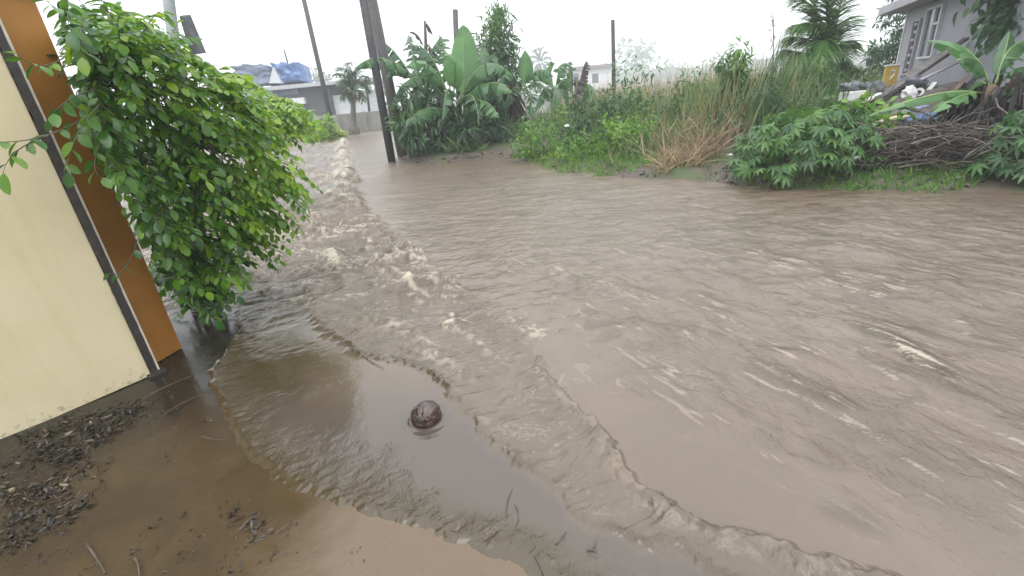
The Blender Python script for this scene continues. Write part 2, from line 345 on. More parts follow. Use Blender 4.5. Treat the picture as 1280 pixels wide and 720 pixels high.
cb = N(nt, 'ShaderNodeCombineColor'); 
for q, k_ in zip(('Red', 'Green', 'Blue'), (.965, 1.0, 1.03)):
    ml_ = N(nt, 'ShaderNodeMath', operation='MULTIPLY'); ml_.inputs[1].default_value = k_; nt.links.new(dk.outputs[0], ml_.inputs[0]); nt.links.new(ml_.outputs[0], cb.inputs[q])
nt.links.new(cb.outputs[0], mx.inputs['B'])
nt.links.new(hs.outputs[0], mx.inputs['A']); nt.links.new(mx.outputs['Result'], bg.inputs['Color']); bg.inputs['Strength'].default_value = .1
sl = bpy.data.lights.new('sun', 'SUN'); so = bpy.data.objects.new('sun', sl); COL.objects.link(so)
sl.energy = .8; sl.angle = math.radians(35); sl.color = (1, .97, .93)
sdir = Vector((math.sin(SUN_ROT) * math.cos(SUN_EL), math.cos(SUN_ROT) * math.cos(SUN_EL), math.sin(SUN_EL)))
so.rotation_euler = sdir.to_track_quat('Z', 'Y').to_euler(); so.location = (0, -4, 12)
S.view_settings.view_transform = 'Standard'; S.view_settings.look = 'None'; S.view_settings.gamma = 1; S.view_settings.exposure = .42
S.cycles.use_denoising = True; S.cycles.max_bounces = 8; S.cycles.volume_bounces = 1; S.cycles.transparent_max_bounces = 8
S.cycles.sample_clamp_indirect = 4

hz, nt, b = newmat('haze'); nt.nodes.remove(b); pv = N(nt, 'ShaderNodeVolumePrincipled'); pv.inputs['Color'].default_value = (.95, .97, 1, 1); pv.inputs['Density'].default_value = .0029
pv.inputs['Anisotropy'].default_value = .15
nt.links.new(pv.outputs[0], nt.nodes['Material Output'].inputs['Volume'])
h = MB(); h.box((0, 150, 13.8), (330, 0, 0), (0, 190, 0), (0, 0, 16)); ho = h.build('haze', hz, smooth=False); tag(ho, kind='stuff')

# ------------------------------------------------------------------ ground
shore = [gp(*q)[:2] for q in [(500, 197), (512, 203), (545, 206), (600, 200), (655, 199), (690, 213), (745, 219), (820, 225), (900, 229), (985, 237), (1100, 239), (1280, 243)]]
land_poly = shore + [np.array(q) for q in [(9, 4.0), (14, 2.5), (60, -6), (300, -20), (300, 120), (2, 120), (-4.6, 40), (-4.3, 22)]]
def inside(X, Y, poly):
    r = np.zeros(X.shape, bool); n = len(poly)
    for i in range(n):
        x1, y1 = poly[i]; x2, y2 = poly[(i + 1) % n]
        c_ = ((y1 > Y) != (y2 > Y)) & (X < (x2 - x1) * (Y - y1) / (y2 - y1 + 1e-12) + x1); r ^= c_
    return r
def land_depth(X, Y):
    d = np.abs(polydist(X, Y, land_poly + [land_poly[0]])[0]); return np.where(inside(X, Y, land_poly), d, -d)
left_poly = [np.array(q) for q in [(-300, 18), (-22, 18), (-19, 30), (-14, 34.6), (-4, 34.6), (4, 60), (4, 300), (-300, 300)]]
def gz(X, Y):
    X = np.asarray(X, float); Y = np.asarray(Y, float)
    d = land_depth(X, Y) + .12 * vnoise(X * 2.2, Y * 2.2, 3) * np.minimum(1, np.abs(Y) / 8)
    z = -.25 + .27 * sstep(-.5, .05, d) + .14 * sstep(0, .6, d) + .22 * sstep(.4, 3.5, d) + .03 * fbm(X * 1.7, Y * 1.7, 8) * sstep(0, .5, d)
    z = z + .3 * sstep(7, 10, X) * sstep(1, 5, d)
    d2 = np.abs(polydist(X, Y, left_poly + [left_poly[0]])[0]); d2 = np.where(inside(X, Y, left_poly), d2, -d2)
    z = np.maximum(z, -.25 + .6 * sstep(-.4, 1.0, d2))
    return z
def G1(x, y): return float(gz(np.array([x]), np.array([y]))[0])
def base(pxx, Y, dz=0.0):
    """ground point on the ray column pxx at distance Y"""
    p = at(pxx, 150, Y); return np.array([p[0], p[1], G1(p[0], p[1]) + dz])

def sheet(name, xs, ys, zf, mat):
    X, Y = np.meshgrid(xs, ys); Z = zf(X, Y); nx, ny = len(xs), len(ys)
    V = np.stack([X, Y, Z], -1).reshape(-1, 3)
    i = np.arange(ny - 1)[:, None] * nx + np.arange(nx - 1)[None]; fc = np.stack([i, i + 1, i + nx + 1, i + nx], -1).reshape(-1, 4)
    return raw_mesh(name, V, fc, mat), X, Y, Z
def raw_mesh(name, V, fc, mat):
    me = bpy.data.meshes.new(name); n, k = fc.shape
    me.vertices.add(len(V)); me.vertices.foreach_set('co', V.astype(np.float32).ravel())
    me.loops.add(n * k); me.loops.foreach_set('vertex_index', fc.astype(np.int32).ravel())
    me.polygons.add(n); me.polygons.foreach_set('loop_start', (np.arange(n) * k).astype(np.int32))
    me.polygons.foreach_set('use_smooth', np.ones(n, bool)); me.update(calc_edges=True); me.validate()
    me.materials.append(mat); o = bpy.data.objects.new(name, me); COL.objects.link(o); return o
sx = np.concatenate([-np.geomspace(300, 14, 40), np.linspace(-13.5, 16, 240), np.geomspace(16.5, 300, 40)])
sy = np.concatenate([np.linspace(-25, -3.5, 10), np.linspace(-3, 22, 230), np.geomspace(22.3, 310, 70)])
go, *_ = sheet('ground', sx, sy, gz, M['ground']); tag(go, kind='structure')

# ------------------------------------------------------------------ flood water
def W(L): return [gp(*q)[:2] for q in L]
ridge = smooth_poly([np.array([-16, 52.])] + W([(432, 180), (436, 215), (440, 245), (470, 285), (520, 325), (560, 355), (605, 385), (650, 430), (690, 470), (730, 520), (760, 560), (800, 610), (850, 640), (950, 680), (1060, 715)]) + [np.array([1.9, .55])])
front2 = smooth_poly(W([(340, 360), (385, 395), (410, 420), (450, 445), (500, 455), (545, 480), (575, 520), (620, 560), (680, 600), (730, 650), (790, 685), (870, 715)]) + [np.array([1.2, .6])])
front1 = smooth_poly([np.array([-3.2, 4.6])] + W([(300, 400), (265, 465), (275, 500), (300, 555), (345, 590), (430, 625), (520, 655), (600, 690), (670, 715)]) + [np.array([.5, .6])])
waves = [smooth_poly(W(q)) for q in ([(930, 395), (1040, 412), (1110, 440), (1190, 492), (1330, 590)], [(860, 440), (930, 468), (1000, 497), (1090, 530), (1180, 575)], [(890, 540), (960, 566), (1040, 595), (1120, 640)], [(1030, 448), (1100, 468), (1170, 490), (1300, 545)], [(1060, 545), (1160, 588), (1230, 612), (1330, 660)], [(740, 470), (800, 496), (870, 522), (960, 560)], [(1000, 398), (1100, 412), (1200, 438), (1330, 490)], [(1180, 430), (1260, 455), (1360, 490)], [(840, 405), (900, 425), (960, 450), (1010, 478)], [(980, 625), (1060, 655), (1160, 690)])]
an = np.concatenate([np.arange(-180, -70, 4.0), np.arange(-70, 70.01, .2), np.arange(74, 180, 4.0)]) * math.pi / 180
ra = np.concatenate([np.geomspace(.5, .95, 40)[:-1], np.geomspace(.95, 9, 640)[:-1], np.geomspace(9, 75, 260)])
A_, R_ = np.meshgrid(an, ra); X = np.sin(A_) * R_; Y = np.cos(A_) * R_
d1, s1 = polydist(X, Y, front1); d2, s2 = polydist(X, Y, front2); dr, sr = polydist(X, Y, ridge)
d1, d2, dr = -d1, -d2, -dr     # + = towards the middle of the stream
sc = np.clip(np.clip(Y, 1, 30) / 3.2, .5, 4)           # feature size grows with the depth of the flow upstream
jit = .05 * fbm(X * 6, Y * 6, 5) + .025 * fbm(X * 22, Y * 22, 6)
e1 = d1 + jit * .8; e2 = d2 + jit; er = dr + jit * 1.8 * np.clip(sc, .5, 2)
nearf = 1 - sstep(3.2, 4.2, Y)
fx, fy = .45, -.893                                      # flow direction
al = X * fx + Y * fy; ac = -X * fy + Y * fx
def rdg(n_): return 1 - 2 * np.abs(n_)
wet = sstep(-.06, .03, e1)
wob = .05 * fbm(X * 5, Y * 5, 90); 
Z = np.full(X.shape, .004)
lip1 = np.exp(-((e1 - .02) / .024) ** 2) * sstep(-.6, .1, vnoise(s1 * 9, s1 * 0, 15)); Z += .0035 * lip1 * (1 + .8 * vnoise(X * 40, Y * 40, 2))
ripw = .22 + .16 * vnoise(s1 * 2.2, s1 * 0, 9) + .35 * sstep(2.0, 2.6, Y) * (1 - sstep(3.6, 4.2, Y))
rip = sstep(.0, .05, e1) * (1 - sstep(ripw * .7, ripw * 1.3, e1 + .14 * vnoise(X * 5, Y * 5, 9))) * (1 - sstep(-.05, .04, e2))
aw = al + .04 * vnoise(X * 9, Y * 9, 91)
ripf = rip * np.exp(-(np.maximum(e1, 0) / .22) ** 2) + .35 * rip * sstep(-.2, .4, fbm(X * 3, Y * 3, 96))
Z += .0062 * ripf * (fbm((ac + wob) * 13, (al + wob) * 34, 21, 3) + .6 * rdg(vnoise((ac + wob) * 10, (al - wob) * 24, 22)))
turb = sstep(-.01, .06, e2) * (1 - sstep(-.03, .1 * np.clip(sc, .5, 3), er))
turb = np.maximum(turb, (1 - sstep(-.05, .2, er)) * (1 - nearf))
lip2 = np.exp(-((e2 - .03) / .035) ** 2) * (.55 + .45 * sstep(-.5, .3, vnoise(s2 * 5, s2 * 0, 4))) * nearf
Z += lip2 * (.012 + .004 * fbm(X * 20, Y * 20, 12) + .004 * rdg(vnoise(s2 * 26 + 2 * fbm(X * 9, Y * 9, 14), e2 * 12, 13))) + .008 * sstep(0, .08, e2) * nearf
def tset(k, sd):
    q0 = fbm(ac * 2.6 * k, al * 4 * k, sd, 2); q1 = fbm(ac * 3.6 * k + 1.0 * q0, al * 12 * k + 1.4 * q0, sd + 1, 3, .5)
    q2 = rdg(fbm(ac * 5.5 * k + 1.3 * q0, al * 17 * k + 1.3 * q0 + .5 * q1, sd + 7, 2, .5)); q3 = fbm(ac * 13 * k + q1, al * 36 * k + q1, sd + 8, 2)
    qs = rdg(fbm(ac * 15 * k + 1.6 * q1 + q0, al * 17 * k + 1.6 * q1, sd + 9, 3, .55)); qc = fbm(ac * 26 * k, al * 15 * k, sd + 10, 4, .6); return [q0, q1, q2, q3, qs, qc]
yb_ = Y + .5 * fbm(X * 1.5, Y * 1.5, 97)
bw = [1 - sstep(2.4, 4.0, yb_), sstep(2.4, 4.0, yb_) * (1 - sstep(6, 10, yb_)), sstep(6, 10, yb_)]
t0, t1, t2, t3, tq, tcr = [sum(w_ * q[k] for w_, q in zip(bw, [tset(1.05, 30), tset(.55, 130), tset(.27, 230)])) for k in range(6)]
calm = sstep(-.45, .25, fbm(X * 1.3, Y * 1.3, 95, 2) + .1)
ts = np.clip(sc, .55, 3.2)
Z += turb * ts * ((1 - .45 * bw[0]) + .45 * bw[1]) * (.012 * t0 + (.3 + .7 * calm) * (.024 * t1 + .017 * t2 + .007 * t3))
rmod = np.clip(.6 + 1.0 * fbm(sr * 1.3, sr * 0 + 3, 44, 3), .25, 1.3)
rw = .06 * np.clip(sc, .7, 4)
rid = np.exp(-((er + .3 * rw) / np.where(er > 0, rw * .7, rw * 1.5)) ** 2) * rmod
Z += .046 * np.clip(sc, .68, 3.2) * rid * (1 + .14 * t2)
rb2 = np.zeros(X.shape)
for k, q in enumerate([[(388, 262), (402, 295), (418, 325), (432, 350), (462, 372)], [(455, 300), (490, 335), (530, 370), (575, 405), (615, 440), (655, 478), (676, 492)], [(400, 215), (412, 240), (425, 262)], [(340, 262), (352, 290), (372, 318)], [(452, 388), (500, 412), (540, 440), (585, 470), (600, 500)]]):
    q = smooth_poly(W(q)); dq, sq = polydist(X, Y, q); Lq = sum(np.linalg.norm(q[i + 1] - q[i]) for i in range(len(q) - 1)); k7 = np.clip(sc, .6, 2.5)
    dq = -dq + .06 * k7 * fbm(X * 4 / 1.5, Y * 4 / 1.5, 170 + k) + .03 * vnoise(X * 15, Y * 15, 171 + k)
    fade = sstep(0, .12, sq / Lq) * (1 - sstep(.8, 1, sq / Lq)); rb2 = np.maximum(rb2, np.exp(-(dq / np.where(dq > 0, .05, .09) / k7) ** 2) * fade * np.clip(.55 + .9 * fbm(sq * 3.3, sq * 0, 180 + k), .1, 1.2) * (1, .9, .9, .8, .45)[k])
Z += .042 * np.clip(sc, .7, 1.6) * rb2 * (1 + .2 * t2 + .15 * t1)
rightz = sstep(-.02, .12, er)
near_r = rightz * (1 - sstep(3.0, 6.0, Y))
w1 = fbm(ac * 3.4 + .3 * t0, al * 1.5, 51, 3); w2 = fbm(ac * 10, al * 5, 53, 3); w3 = fbm(X * 3.4, Y * 5.5, 57, 3, .6); w4 = fbm(X * 1.1, Y * 2.2, 58, 3, .6); w5 = rdg(fbm(ac * 4.2 + .5 * w2, al * 1.9, 54, 2))
lowr = sstep(.15, .8, er)
Z += rightz * .012 + near_r * lowr * (.026 * w1 + .004 * w2 + .012 * w5 * sstep(1.6, 2.3, Y + .5 * X - .4)) + rightz * (.014 * w3 * sstep(1.6, 3.5, Y) * (1 - .4 * sstep(6, 10, Y)) + .02 * w4 * sstep(4, 8, Y))
wav = np.zeros(X.shape)
for k, q in enumerate(waves):
    dq, sq = polydist(X, Y, q); Lq = sum(np.linalg.norm(q[i + 1] - q[i]) for i in range(len(q) - 1))
    fade = sstep(0, .4, sq / Lq) * (1 - sstep(.55, 1, sq / Lq)); dq = -dq + .05 * fbm(ac * 3, al * 1.6, 70 + k, 2)
    g = np.exp(-(dq / np.where(dq > 0, .17, .06)) ** 2) * fade * np.clip(.7 + .8 * fbm(sq * 2.2, sq * 0, k, 2), .15, 1.15) * (1, .9, .6, .9, .7, .5, .6, .6, .5, .4)[k]; wav = np.maximum(wav, g)
Z += .046 * wav * (1 + .15 * w2)
Z = Z - .016 * (1 - wet)
cw = gp(534, 524)[:2]; rc_ = np.hypot(X - cw[0], Y - cw[1]); Z += .0011 * np.sin(rc_ * 150) * np.exp(-((rc_ - .1) / .05) ** 2) + .004 * np.exp(-((rc_ - .085) / .012) ** 2)
# foam in thin torn strands on the crests, olive where the sheet is thin and where wave shade is painted in
strand = sstep(.7, .95, tq)
patch = sstep(.0, .5, fbm(X * 1.5 + 4, Y * 1.1, 81, 3) + .15)
foam = .55 * sstep(.82, .97, tq) * turb * patch * sstep(-.1, .5, t2 + .6 * t0) * (1 - .72 * bw[0])
foam = np.maximum(foam, (.12 + .7 * sstep(1.9, 3.0, Y)) * np.clip(rid * 1.3, 0, 1) * sstep(.1, .55, tcr + .4 * rmod - .12))
stk = sstep(.34, .52, fbm((ac + .03 * w1) * 34, al * 5.5, 88, 4, .6) * .9 + .25 * w1)
foam = np.maximum(foam, near_r * lowr * stk * .38 * sstep(.0, .5, w5))
foam = np.maximum(foam, .7 * np.clip(wav * 1.2, 0, 1) ** 3 * sstep(.25, .6, fbm(ac * 44, al * 6, 89, 4, .6) + .1))
foam = np.maximum(foam, .9 * np.clip(rb2 * 1.5, 0, 1) * sstep(.0, .5, tcr + .3 * tq) * (1 - .35 * bw[0]))
foam = np.maximum(foam, .65 * turb * bw[1] * sstep(.72, .95, tq) * sstep(-.2, .4, t1))
foam = np.maximum(foam, .4 * rightz * sstep(1.8, 2.6, Y) * (1 - sstep(4, 6.5, Y)) * sstep(.8, .95, rdg(fbm(ac * 9, al * 6, 301, 3))) * sstep(.15, .5, fbm(X * 2, Y * 2, 302)) * (1 - sstep(.4, 1.4, er)))
thin = (1 - sstep(.05, .62, e1 + .22 * fbm(X * 2.4, Y * 2.4, 93) - .25 * sstep(1.9, 2.5, Y))) * sstep(-.2, .0, e1) * (1 - sstep(-.06, .06, e2))
thin = np.maximum(thin, (1 - sstep(-.05, .12, e2)) * sstep(2.2, 2.9, Y) * (1 - sstep(4.4, 5.6, Y)) * (1 - sstep(.5, 1.0, d1)))
olive = thin.copy()
olive = np.maximum(olive, .8 * np.clip(rb2, 0, 1) * sstep(-.2, .5, -t2))
olive = np.maximum(olive, .95 * lip2); olive = np.maximum(olive, turb * (1 - .6 * sstep(3, 6, Y)) * np.clip(.34 + .3 * fbm(ac * 5, al * 3, 311, 3), .1, .6)); olive = np.maximum(olive, .6 * turb * (1 - .5 * sstep(4, 8, Y)) * sstep(-.1, .5, -t2 - .4 * t1)); olive = np.maximum(olive, .85 * sstep(.1, .8, wav) * (1 - foam)); olive = np.maximum(olive, (.75 + .15 * bw[0]) * np.clip(rid * 1.4, 0, 1) * sstep(-.5, .4, -t2))  # trough and ridge terms paint shade into the water colour
olive = np.maximum(olive, .3 * near_r * lowr * sstep(.1, .5, w5 - .3) * (1 - foam)); olive = np.maximum(olive, .42 * rightz * sstep(1.8, 3, Y) * (1 - sstep(8, 14, Y)) * sstep(.2, .5, -w3))  # dips of the small ripples darkened in colour to stand for shade
shallow = (1 - sstep(-.06, .05, e2)) * sstep(.02, .3, e1) * (1 - sstep(1.8, 2.8, Y))
chop = np.clip(.05 + .5 * ripf + (.3 + .5 * (1 - bw[0])) * turb + .5 * rightz * (.45 + .55 * lowr) + .3 * sstep(6, 12, Y) * (1 - turb), 0, 1)
Vw = np.stack([X, Y, Z], -1).reshape(-1, 3); na, nr = len(an), len(ra)
i = np.arange(nr - 1)[:, None] * na + np.arange(na - 1)[None]; fc = np.stack([i, i + na, i + na + 1, i + 1], -1).reshape(-1, 4)
wo = raw_mesh('flood_water', Vw, fc, M['water']); tag(wo, kind='structure')
for nm, arr in (('foam', foam), ('olive', olive), ('shallow', shallow), ('chop', chop), ('swell', .2 * sstep(2.5, 9, Y))): set_attr(wo.data, nm, arr.ravel())

# paved apron beside the wall
xs = np.linspace(-5.5, .9, 260); ys = np.linspace(-1.5, 4.6, 260)
def pz(X, Y): return -.004 + .004 * fbm(X * 3, Y * 3, 5) + .05 * sstep(-2.6, -3.6, X + .3 * (Y - 2.2))
po, PX, PY, PZ = sheet('pavement', xs, ys, pz, M['pavement']); tag(po, kind='structure')
wl = W([(0, 552), (185, 472), (228, 435)])
dw, _ = polydist(PX, PY, [wl[0] + 3 * (wl[0] - wl[1]), wl[1], np.array([-2.9, 4.2])])
silt = np.clip(.62 * (1 - sstep(.1, 1.0, np.abs(dw) + .25 * fbm(PX * 2, PY * 2, 9))) + .35 * sstep(2.0, 2.9, PY) + .26 - .55 * sstep(-1.25, -.5, PX + .15 * fbm(PX * 4, PY * 4, 2)), -.3, .7)
set_attr(po.data, 'silt', silt.ravel())

# ------------------------------------------------------------------ wall and pillar at the left
w0 = gp(0, 552, .0); w1p = gp(186, 471, 0)
wd = nrm(w1p - w0); wn = np.array([wd[1], -wd[0], 0])          # towards the street
zz = np.array([0, 0, 1.])
wt = thing('wall', (w1p + w0) / 2, 'smooth cream painted wall with a black metal edge, left of the orange pillar', 'wall')
mb = MB(); L = 3.2; wc = w1p + wd * .017 - wd * L / 2 - wn * .06; mb.box(wc + zz * 1.35, wd * L / 2, wn * .06, zz * 1.35, bev=.004); mb.build('panel', M['cream'], wt, smooth=False)
mb = MB(); k_ = 120; hz_ = np.linspace(.013, 2.72, k_); ja, jb = .004 * fbm(hz_ * 14, hz_ * 0, 5) + .002 * rng.normal(0, 1, k_), .003 * fbm(hz_ * 18, hz_ * 0 + 4, 6)
V = [w1p + zz * z_ + wd * (.04 + sx_ * .021 + (a_ if sx_ < 0 else b_)) + wn * (-.045 + sy_ * .06) for z_, a_, b_ in zip(hz_, ja, jb) for sx_, sy_ in ((-1, -1), (1, -1), (1, 1), (-1, 1))]
mb.add(V, [(i * 4 + j, i * 4 + (j + 1) % 4, i * 4 + 4 + (j + 1) % 4, i * 4 + 4 + j) for i in range(k_ - 1) for j in range(4)] + [(0, 3, 2, 1), tuple(4 * k_ - 4 + j for j in range(4))]); mb.build('edge_strip', M['black'], wt, smooth=False)
mb = MB(); mb.box(w1p + wd * .045 + wn * .0 + zz * .006, wd * .055, wn * .05, zz * .012, bev=.004); mb.build('foot_plate', M['black'], wt, smooth=False)
mb = MB(); mb.box(w1p + wd * .069 - wn * .05 + zz * 1.36, wd * .007, wn * .045, zz * 1.36); mb.build('edge_trim', M['white'], wt, smooth=False)
p0 = gp(191, 457); p1 = gp(228, 435); pd = nrm(p1 - p0); pn = np.array([pd[1], -pd[0], 0]); pl = np.linalg.norm(p1 - p0)
pt = thing('pillar', (p0 + p1) / 2, 'orange brown painted pillar with a dark coping, between cream wall and leafy shrub', 'pillar')
mb = MB(); mb.box((p0 + p1) / 2 - pn * .12 + zz * 1.17, pd * pl / 2, pn * .12, zz * 1.17, bev=.006); mb.build('shaft', M['orange'], pt, smooth=False)
mb = MB(); mb.box((p0 + p1) / 2 - pn * .12 + zz * 2.37, pd * (pl / 2 + .03), pn * .15, zz * .03, bev=.008); mb.build('coping', M['black'], pt, smooth=False)

# leaning post with a sign board inside the shrub
b0 = gp(262, 385); t0 = at(209, -12, 4.35)
st = thing('sign_post', b0, 'slim grey metal post with a dark sign board, leaning inside the big leafy shrub', 'sign post')
mb = MB(); mb.tube([b0 - zz * .1, b0 + (t0 - b0) * .5, t0, b0 + (t0 - b0) * 1.15], .042, 14); mb.build('post', M['pole_grey'], st)
q4 = [at(224, 20, 4.42), at(232, 18, 4.5), at(252, 66, 4.5), at(238, 68, 4.42)]; bk = np.array([.02, .035, 0])
mb = MB(); mb.add(q4 + [p + bk for p in q4], [(0, 1, 2, 3), (7, 6, 5, 4), (0, 4, 5, 1), (1, 5, 6, 2), (2, 6, 7, 3), (3, 7, 4, 0)]); mb.build('sign_board', M['sign_grey'], st, smooth=False)

# ------------------------------------------------------------------ the big leafy shrub
def depth_pt(x, y, dep):
    d = ray(x, y); return CP + d * (dep / F)
outline = [(78, 8), (105, 14), (140, 14), (200, 24), (240, 68), (282, 84), (312, 112), (335, 150), (352, 185), (388, 222), (372, 236), (345, 258), (318, 300), (292, 345), (262, 382), (236, 386), (212, 362), (194, 318), (176, 266), (156, 226), (130, 200), (102, 165), (110, 112), (90, 60)]
def in_poly(x, y, poly):
    r = False
    for k in range(len(poly)):
        x1, y1 = poly[k]; x2, y2 = poly[(k + 1) % len(poly)]
        if (y1 > y) != (y2 > y) and x < (x2 - x1) * (y - y1) / (y2 - y1) + x1: r = not r
    return r
def twig_leaves(mbl, mbt, path, nl, L, W_, tint, droop=.25, side=None, tmplt=OVAL, r=.003, up=None, ang=.9):
    """a twig with leaves in two ranks"""
    path = np.asarray(path); mbt.tube(path, np.linspace(r, r * .4, len(path)), 4, cap=False)
    k = len(path); tg = nrm(np.gradient(path, axis=0)); t = np.linspace(.12, 1, nl) * (k - 1); i0 = np.clip(t.astype(int), 0, k - 2); fr = (t - i0)[:, None]
    P = path[i0] * (1 - fr) + path[i0 + 1] * fr; T = tg[i0]
    nm = np.array([0, 0, 1.]) if up is None else up
    sd = nrm(np.cross(T, nm)); sg = np.where(np.arange(nl) % 2 == 0, 1, -1)[:, None]
    D = nrm(T * (1.0 - .35 * ang) + sd * sg * ang + rng.normal(0, .18, (nl, 3)) + np.array([0, 0, -droop])); D[-1] = nrm(T[-1] + np.array([0, 0, -droop]))
    Nn = nrm(nm + rng.normal(0, .33, (nl, 3)))
    s = rng.uniform(.7, 1.15, nl)
    mbl.leaves(P, D, Nn, L * s, W_ * s, tint + rng.normal(0, .13, nl), tmplt, rng.uniform(.05, .35, nl))

sh = thing('leafy_shrub', gp(245, 384), 'tall dense green shrub with oval leaves beside the orange pillar, over the water', 'shrub')
lv, tw, trk = MB(), MB(), MB()
root = gp(245, 384)
hub = [depth_pt(235, 300, 3.9), depth_pt(215, 215, 3.5), depth_pt(190, 140, 3.25), depth_pt(250, 180, 3.8), depth_pt(160, 110, 3.0)]
for hpt in hub:
    trk.tube(through(root + rng.normal(0, .05, 3) * np.array([1, 1, 0]) - zz * .05, (root * .55 + hpt * .45) + rng.normal(0, .05, 3), hpt, 8), np.linspace(.022, .009, 8), 7)
nt_ = 0; cnt = 0
while nt_ < 700 and cnt < 9000:
    cnt += 1
    x, y = rng.uniform(45, 392), rng.uniform(5, 388)
    if not in_poly(x, y, outline): continue
    dep = 2.25 + .0056 * x + rng.uniform(-.5, .5) * (1.0 if y < 300 else .6)
    if y > 225 and abs(x - (215 + .132 * (y - 20))) < 8 and dep < 4.35: continue
    p = depth_pt(x, y, dep)
    if p[2] < .06: continue
    if p[0] < -2.72 and p[1] < 3.4: p[0] = -2.55   # keep in front of the wall line
    # direction: away from the hub, hanging to the right as the wet twigs do
    hpt = min(hub, key=lambda q: np.linalg.norm(q - p)); o = p - hpt
    D = nrm(nrm(o) * .7 + np.array([.55, -.05, -.45]) + rng.normal(0, .3, 3))
    Lt = rng.uniform(.2, .38); a = p - D * Lt * .6; e = p + D * Lt * .4 + zz * -.05; md_ = (a + e) / 2 + zz * .025
    if a[0] < -2.5 and a[1] < 3.25: a[0] = -2.5
    rel = np.linalg.norm(o); top = np.clip((260 - y) / 260, 0, 1)
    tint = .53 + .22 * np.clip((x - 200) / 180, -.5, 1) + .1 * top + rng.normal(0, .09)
    Lf = rng.uniform(.055, .1)
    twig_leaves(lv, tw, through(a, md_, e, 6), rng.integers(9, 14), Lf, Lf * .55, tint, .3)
    if nt_ % 3 == 0: tw.tube(through(hpt, (hpt + a) / 2 + rng.normal(0, .06, 3) + zz * .05, a, 6), np.linspace(.007, .003, 6), 4, cap=False)
    nt_ += 1
for k in range(75):
    x, y = rng.uniform(188, 282), rng.uniform(318, 388); p = depth_pt(x, y, rng.uniform(3.7, 4.2))
    if p[2] < .05 or not in_poly(x, y, [(180, 310), (300, 310), (284, 360), (264, 390), (225, 390), (196, 350)]): continue
    D = nrm(np.array([rng.normal(.2, .6), rng.normal(-.3, .4), rng.normal(-.25, .3)])); Lt = rng.uniform(.2, .34)
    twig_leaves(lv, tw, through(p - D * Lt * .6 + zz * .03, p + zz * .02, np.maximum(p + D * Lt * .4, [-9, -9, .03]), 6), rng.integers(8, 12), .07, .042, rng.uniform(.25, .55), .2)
# sprays that reach across the pillar and the cream wall
def spray(pts, nl, L, tint=.5, droop=.5):
    P = [depth_pt(*q) for q in pts]; twig_leaves(lv, tw, through(*P, 9), nl, L, L * .55, tint, droop, r=.0035)
spray([(105, 148, 2.5), (48, 172, 2.15), (-14, 176, 1.95)], 7, .085, .42); spray([(60, 170, 2.2), (22, 188, 2.05), (4, 216, 1.95)], 6, .085, .5, .7)
spray([(80, 72, 2.5), (50, 82, 2.3), (22, 68, 2.2)], 8, .075, .6); spray([(118, 112, 2.5), (84, 126, 2.35), (62, 150, 2.3)], 7, .085, .35)
spray([(125, 130, 2.5), (95, 172, 2.35), (85, 215, 2.3)], 9, .095, .5, .5); spray([(130, 170, 2.55), (118, 205, 2.45), (128, 222, 2.4)], 7, .08, .5)
spray([(175, 285, 3.0), (160, 330, 2.85), (138, 342, 2.8)], 7, .085, .42); spray([(95, 20, 2.4), (70, 10, 2.3), (52, -6, 2.25)], 8, .08, .6)
spray([(150, 40, 2.6), (130, 8, 2.5), (100, -14, 2.4)], 8, .075, .55); spray([(180, 40, 2.7), (197, 16, 2.75), (210, 22, 2.8)], 7, .07, .7); spray([(150, 50, 2.5), (150, 18, 2.45), (172, 20, 2.45)], 5, .11, .62)
for q in range(26):     # drooping ends along the right edge
    t = rng.uniform(0, 1); x = 285 + 95 * math.sin(t * 2.6) * rng.uniform(.75, 1); y = 95 + t * 235
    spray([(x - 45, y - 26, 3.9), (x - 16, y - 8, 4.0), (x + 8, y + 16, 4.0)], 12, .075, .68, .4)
lv.build('crown', M['shrub'], sh); tb = trk.build('trunk', M['bark'], sh); tw.build('branches', M['bark'], sh)

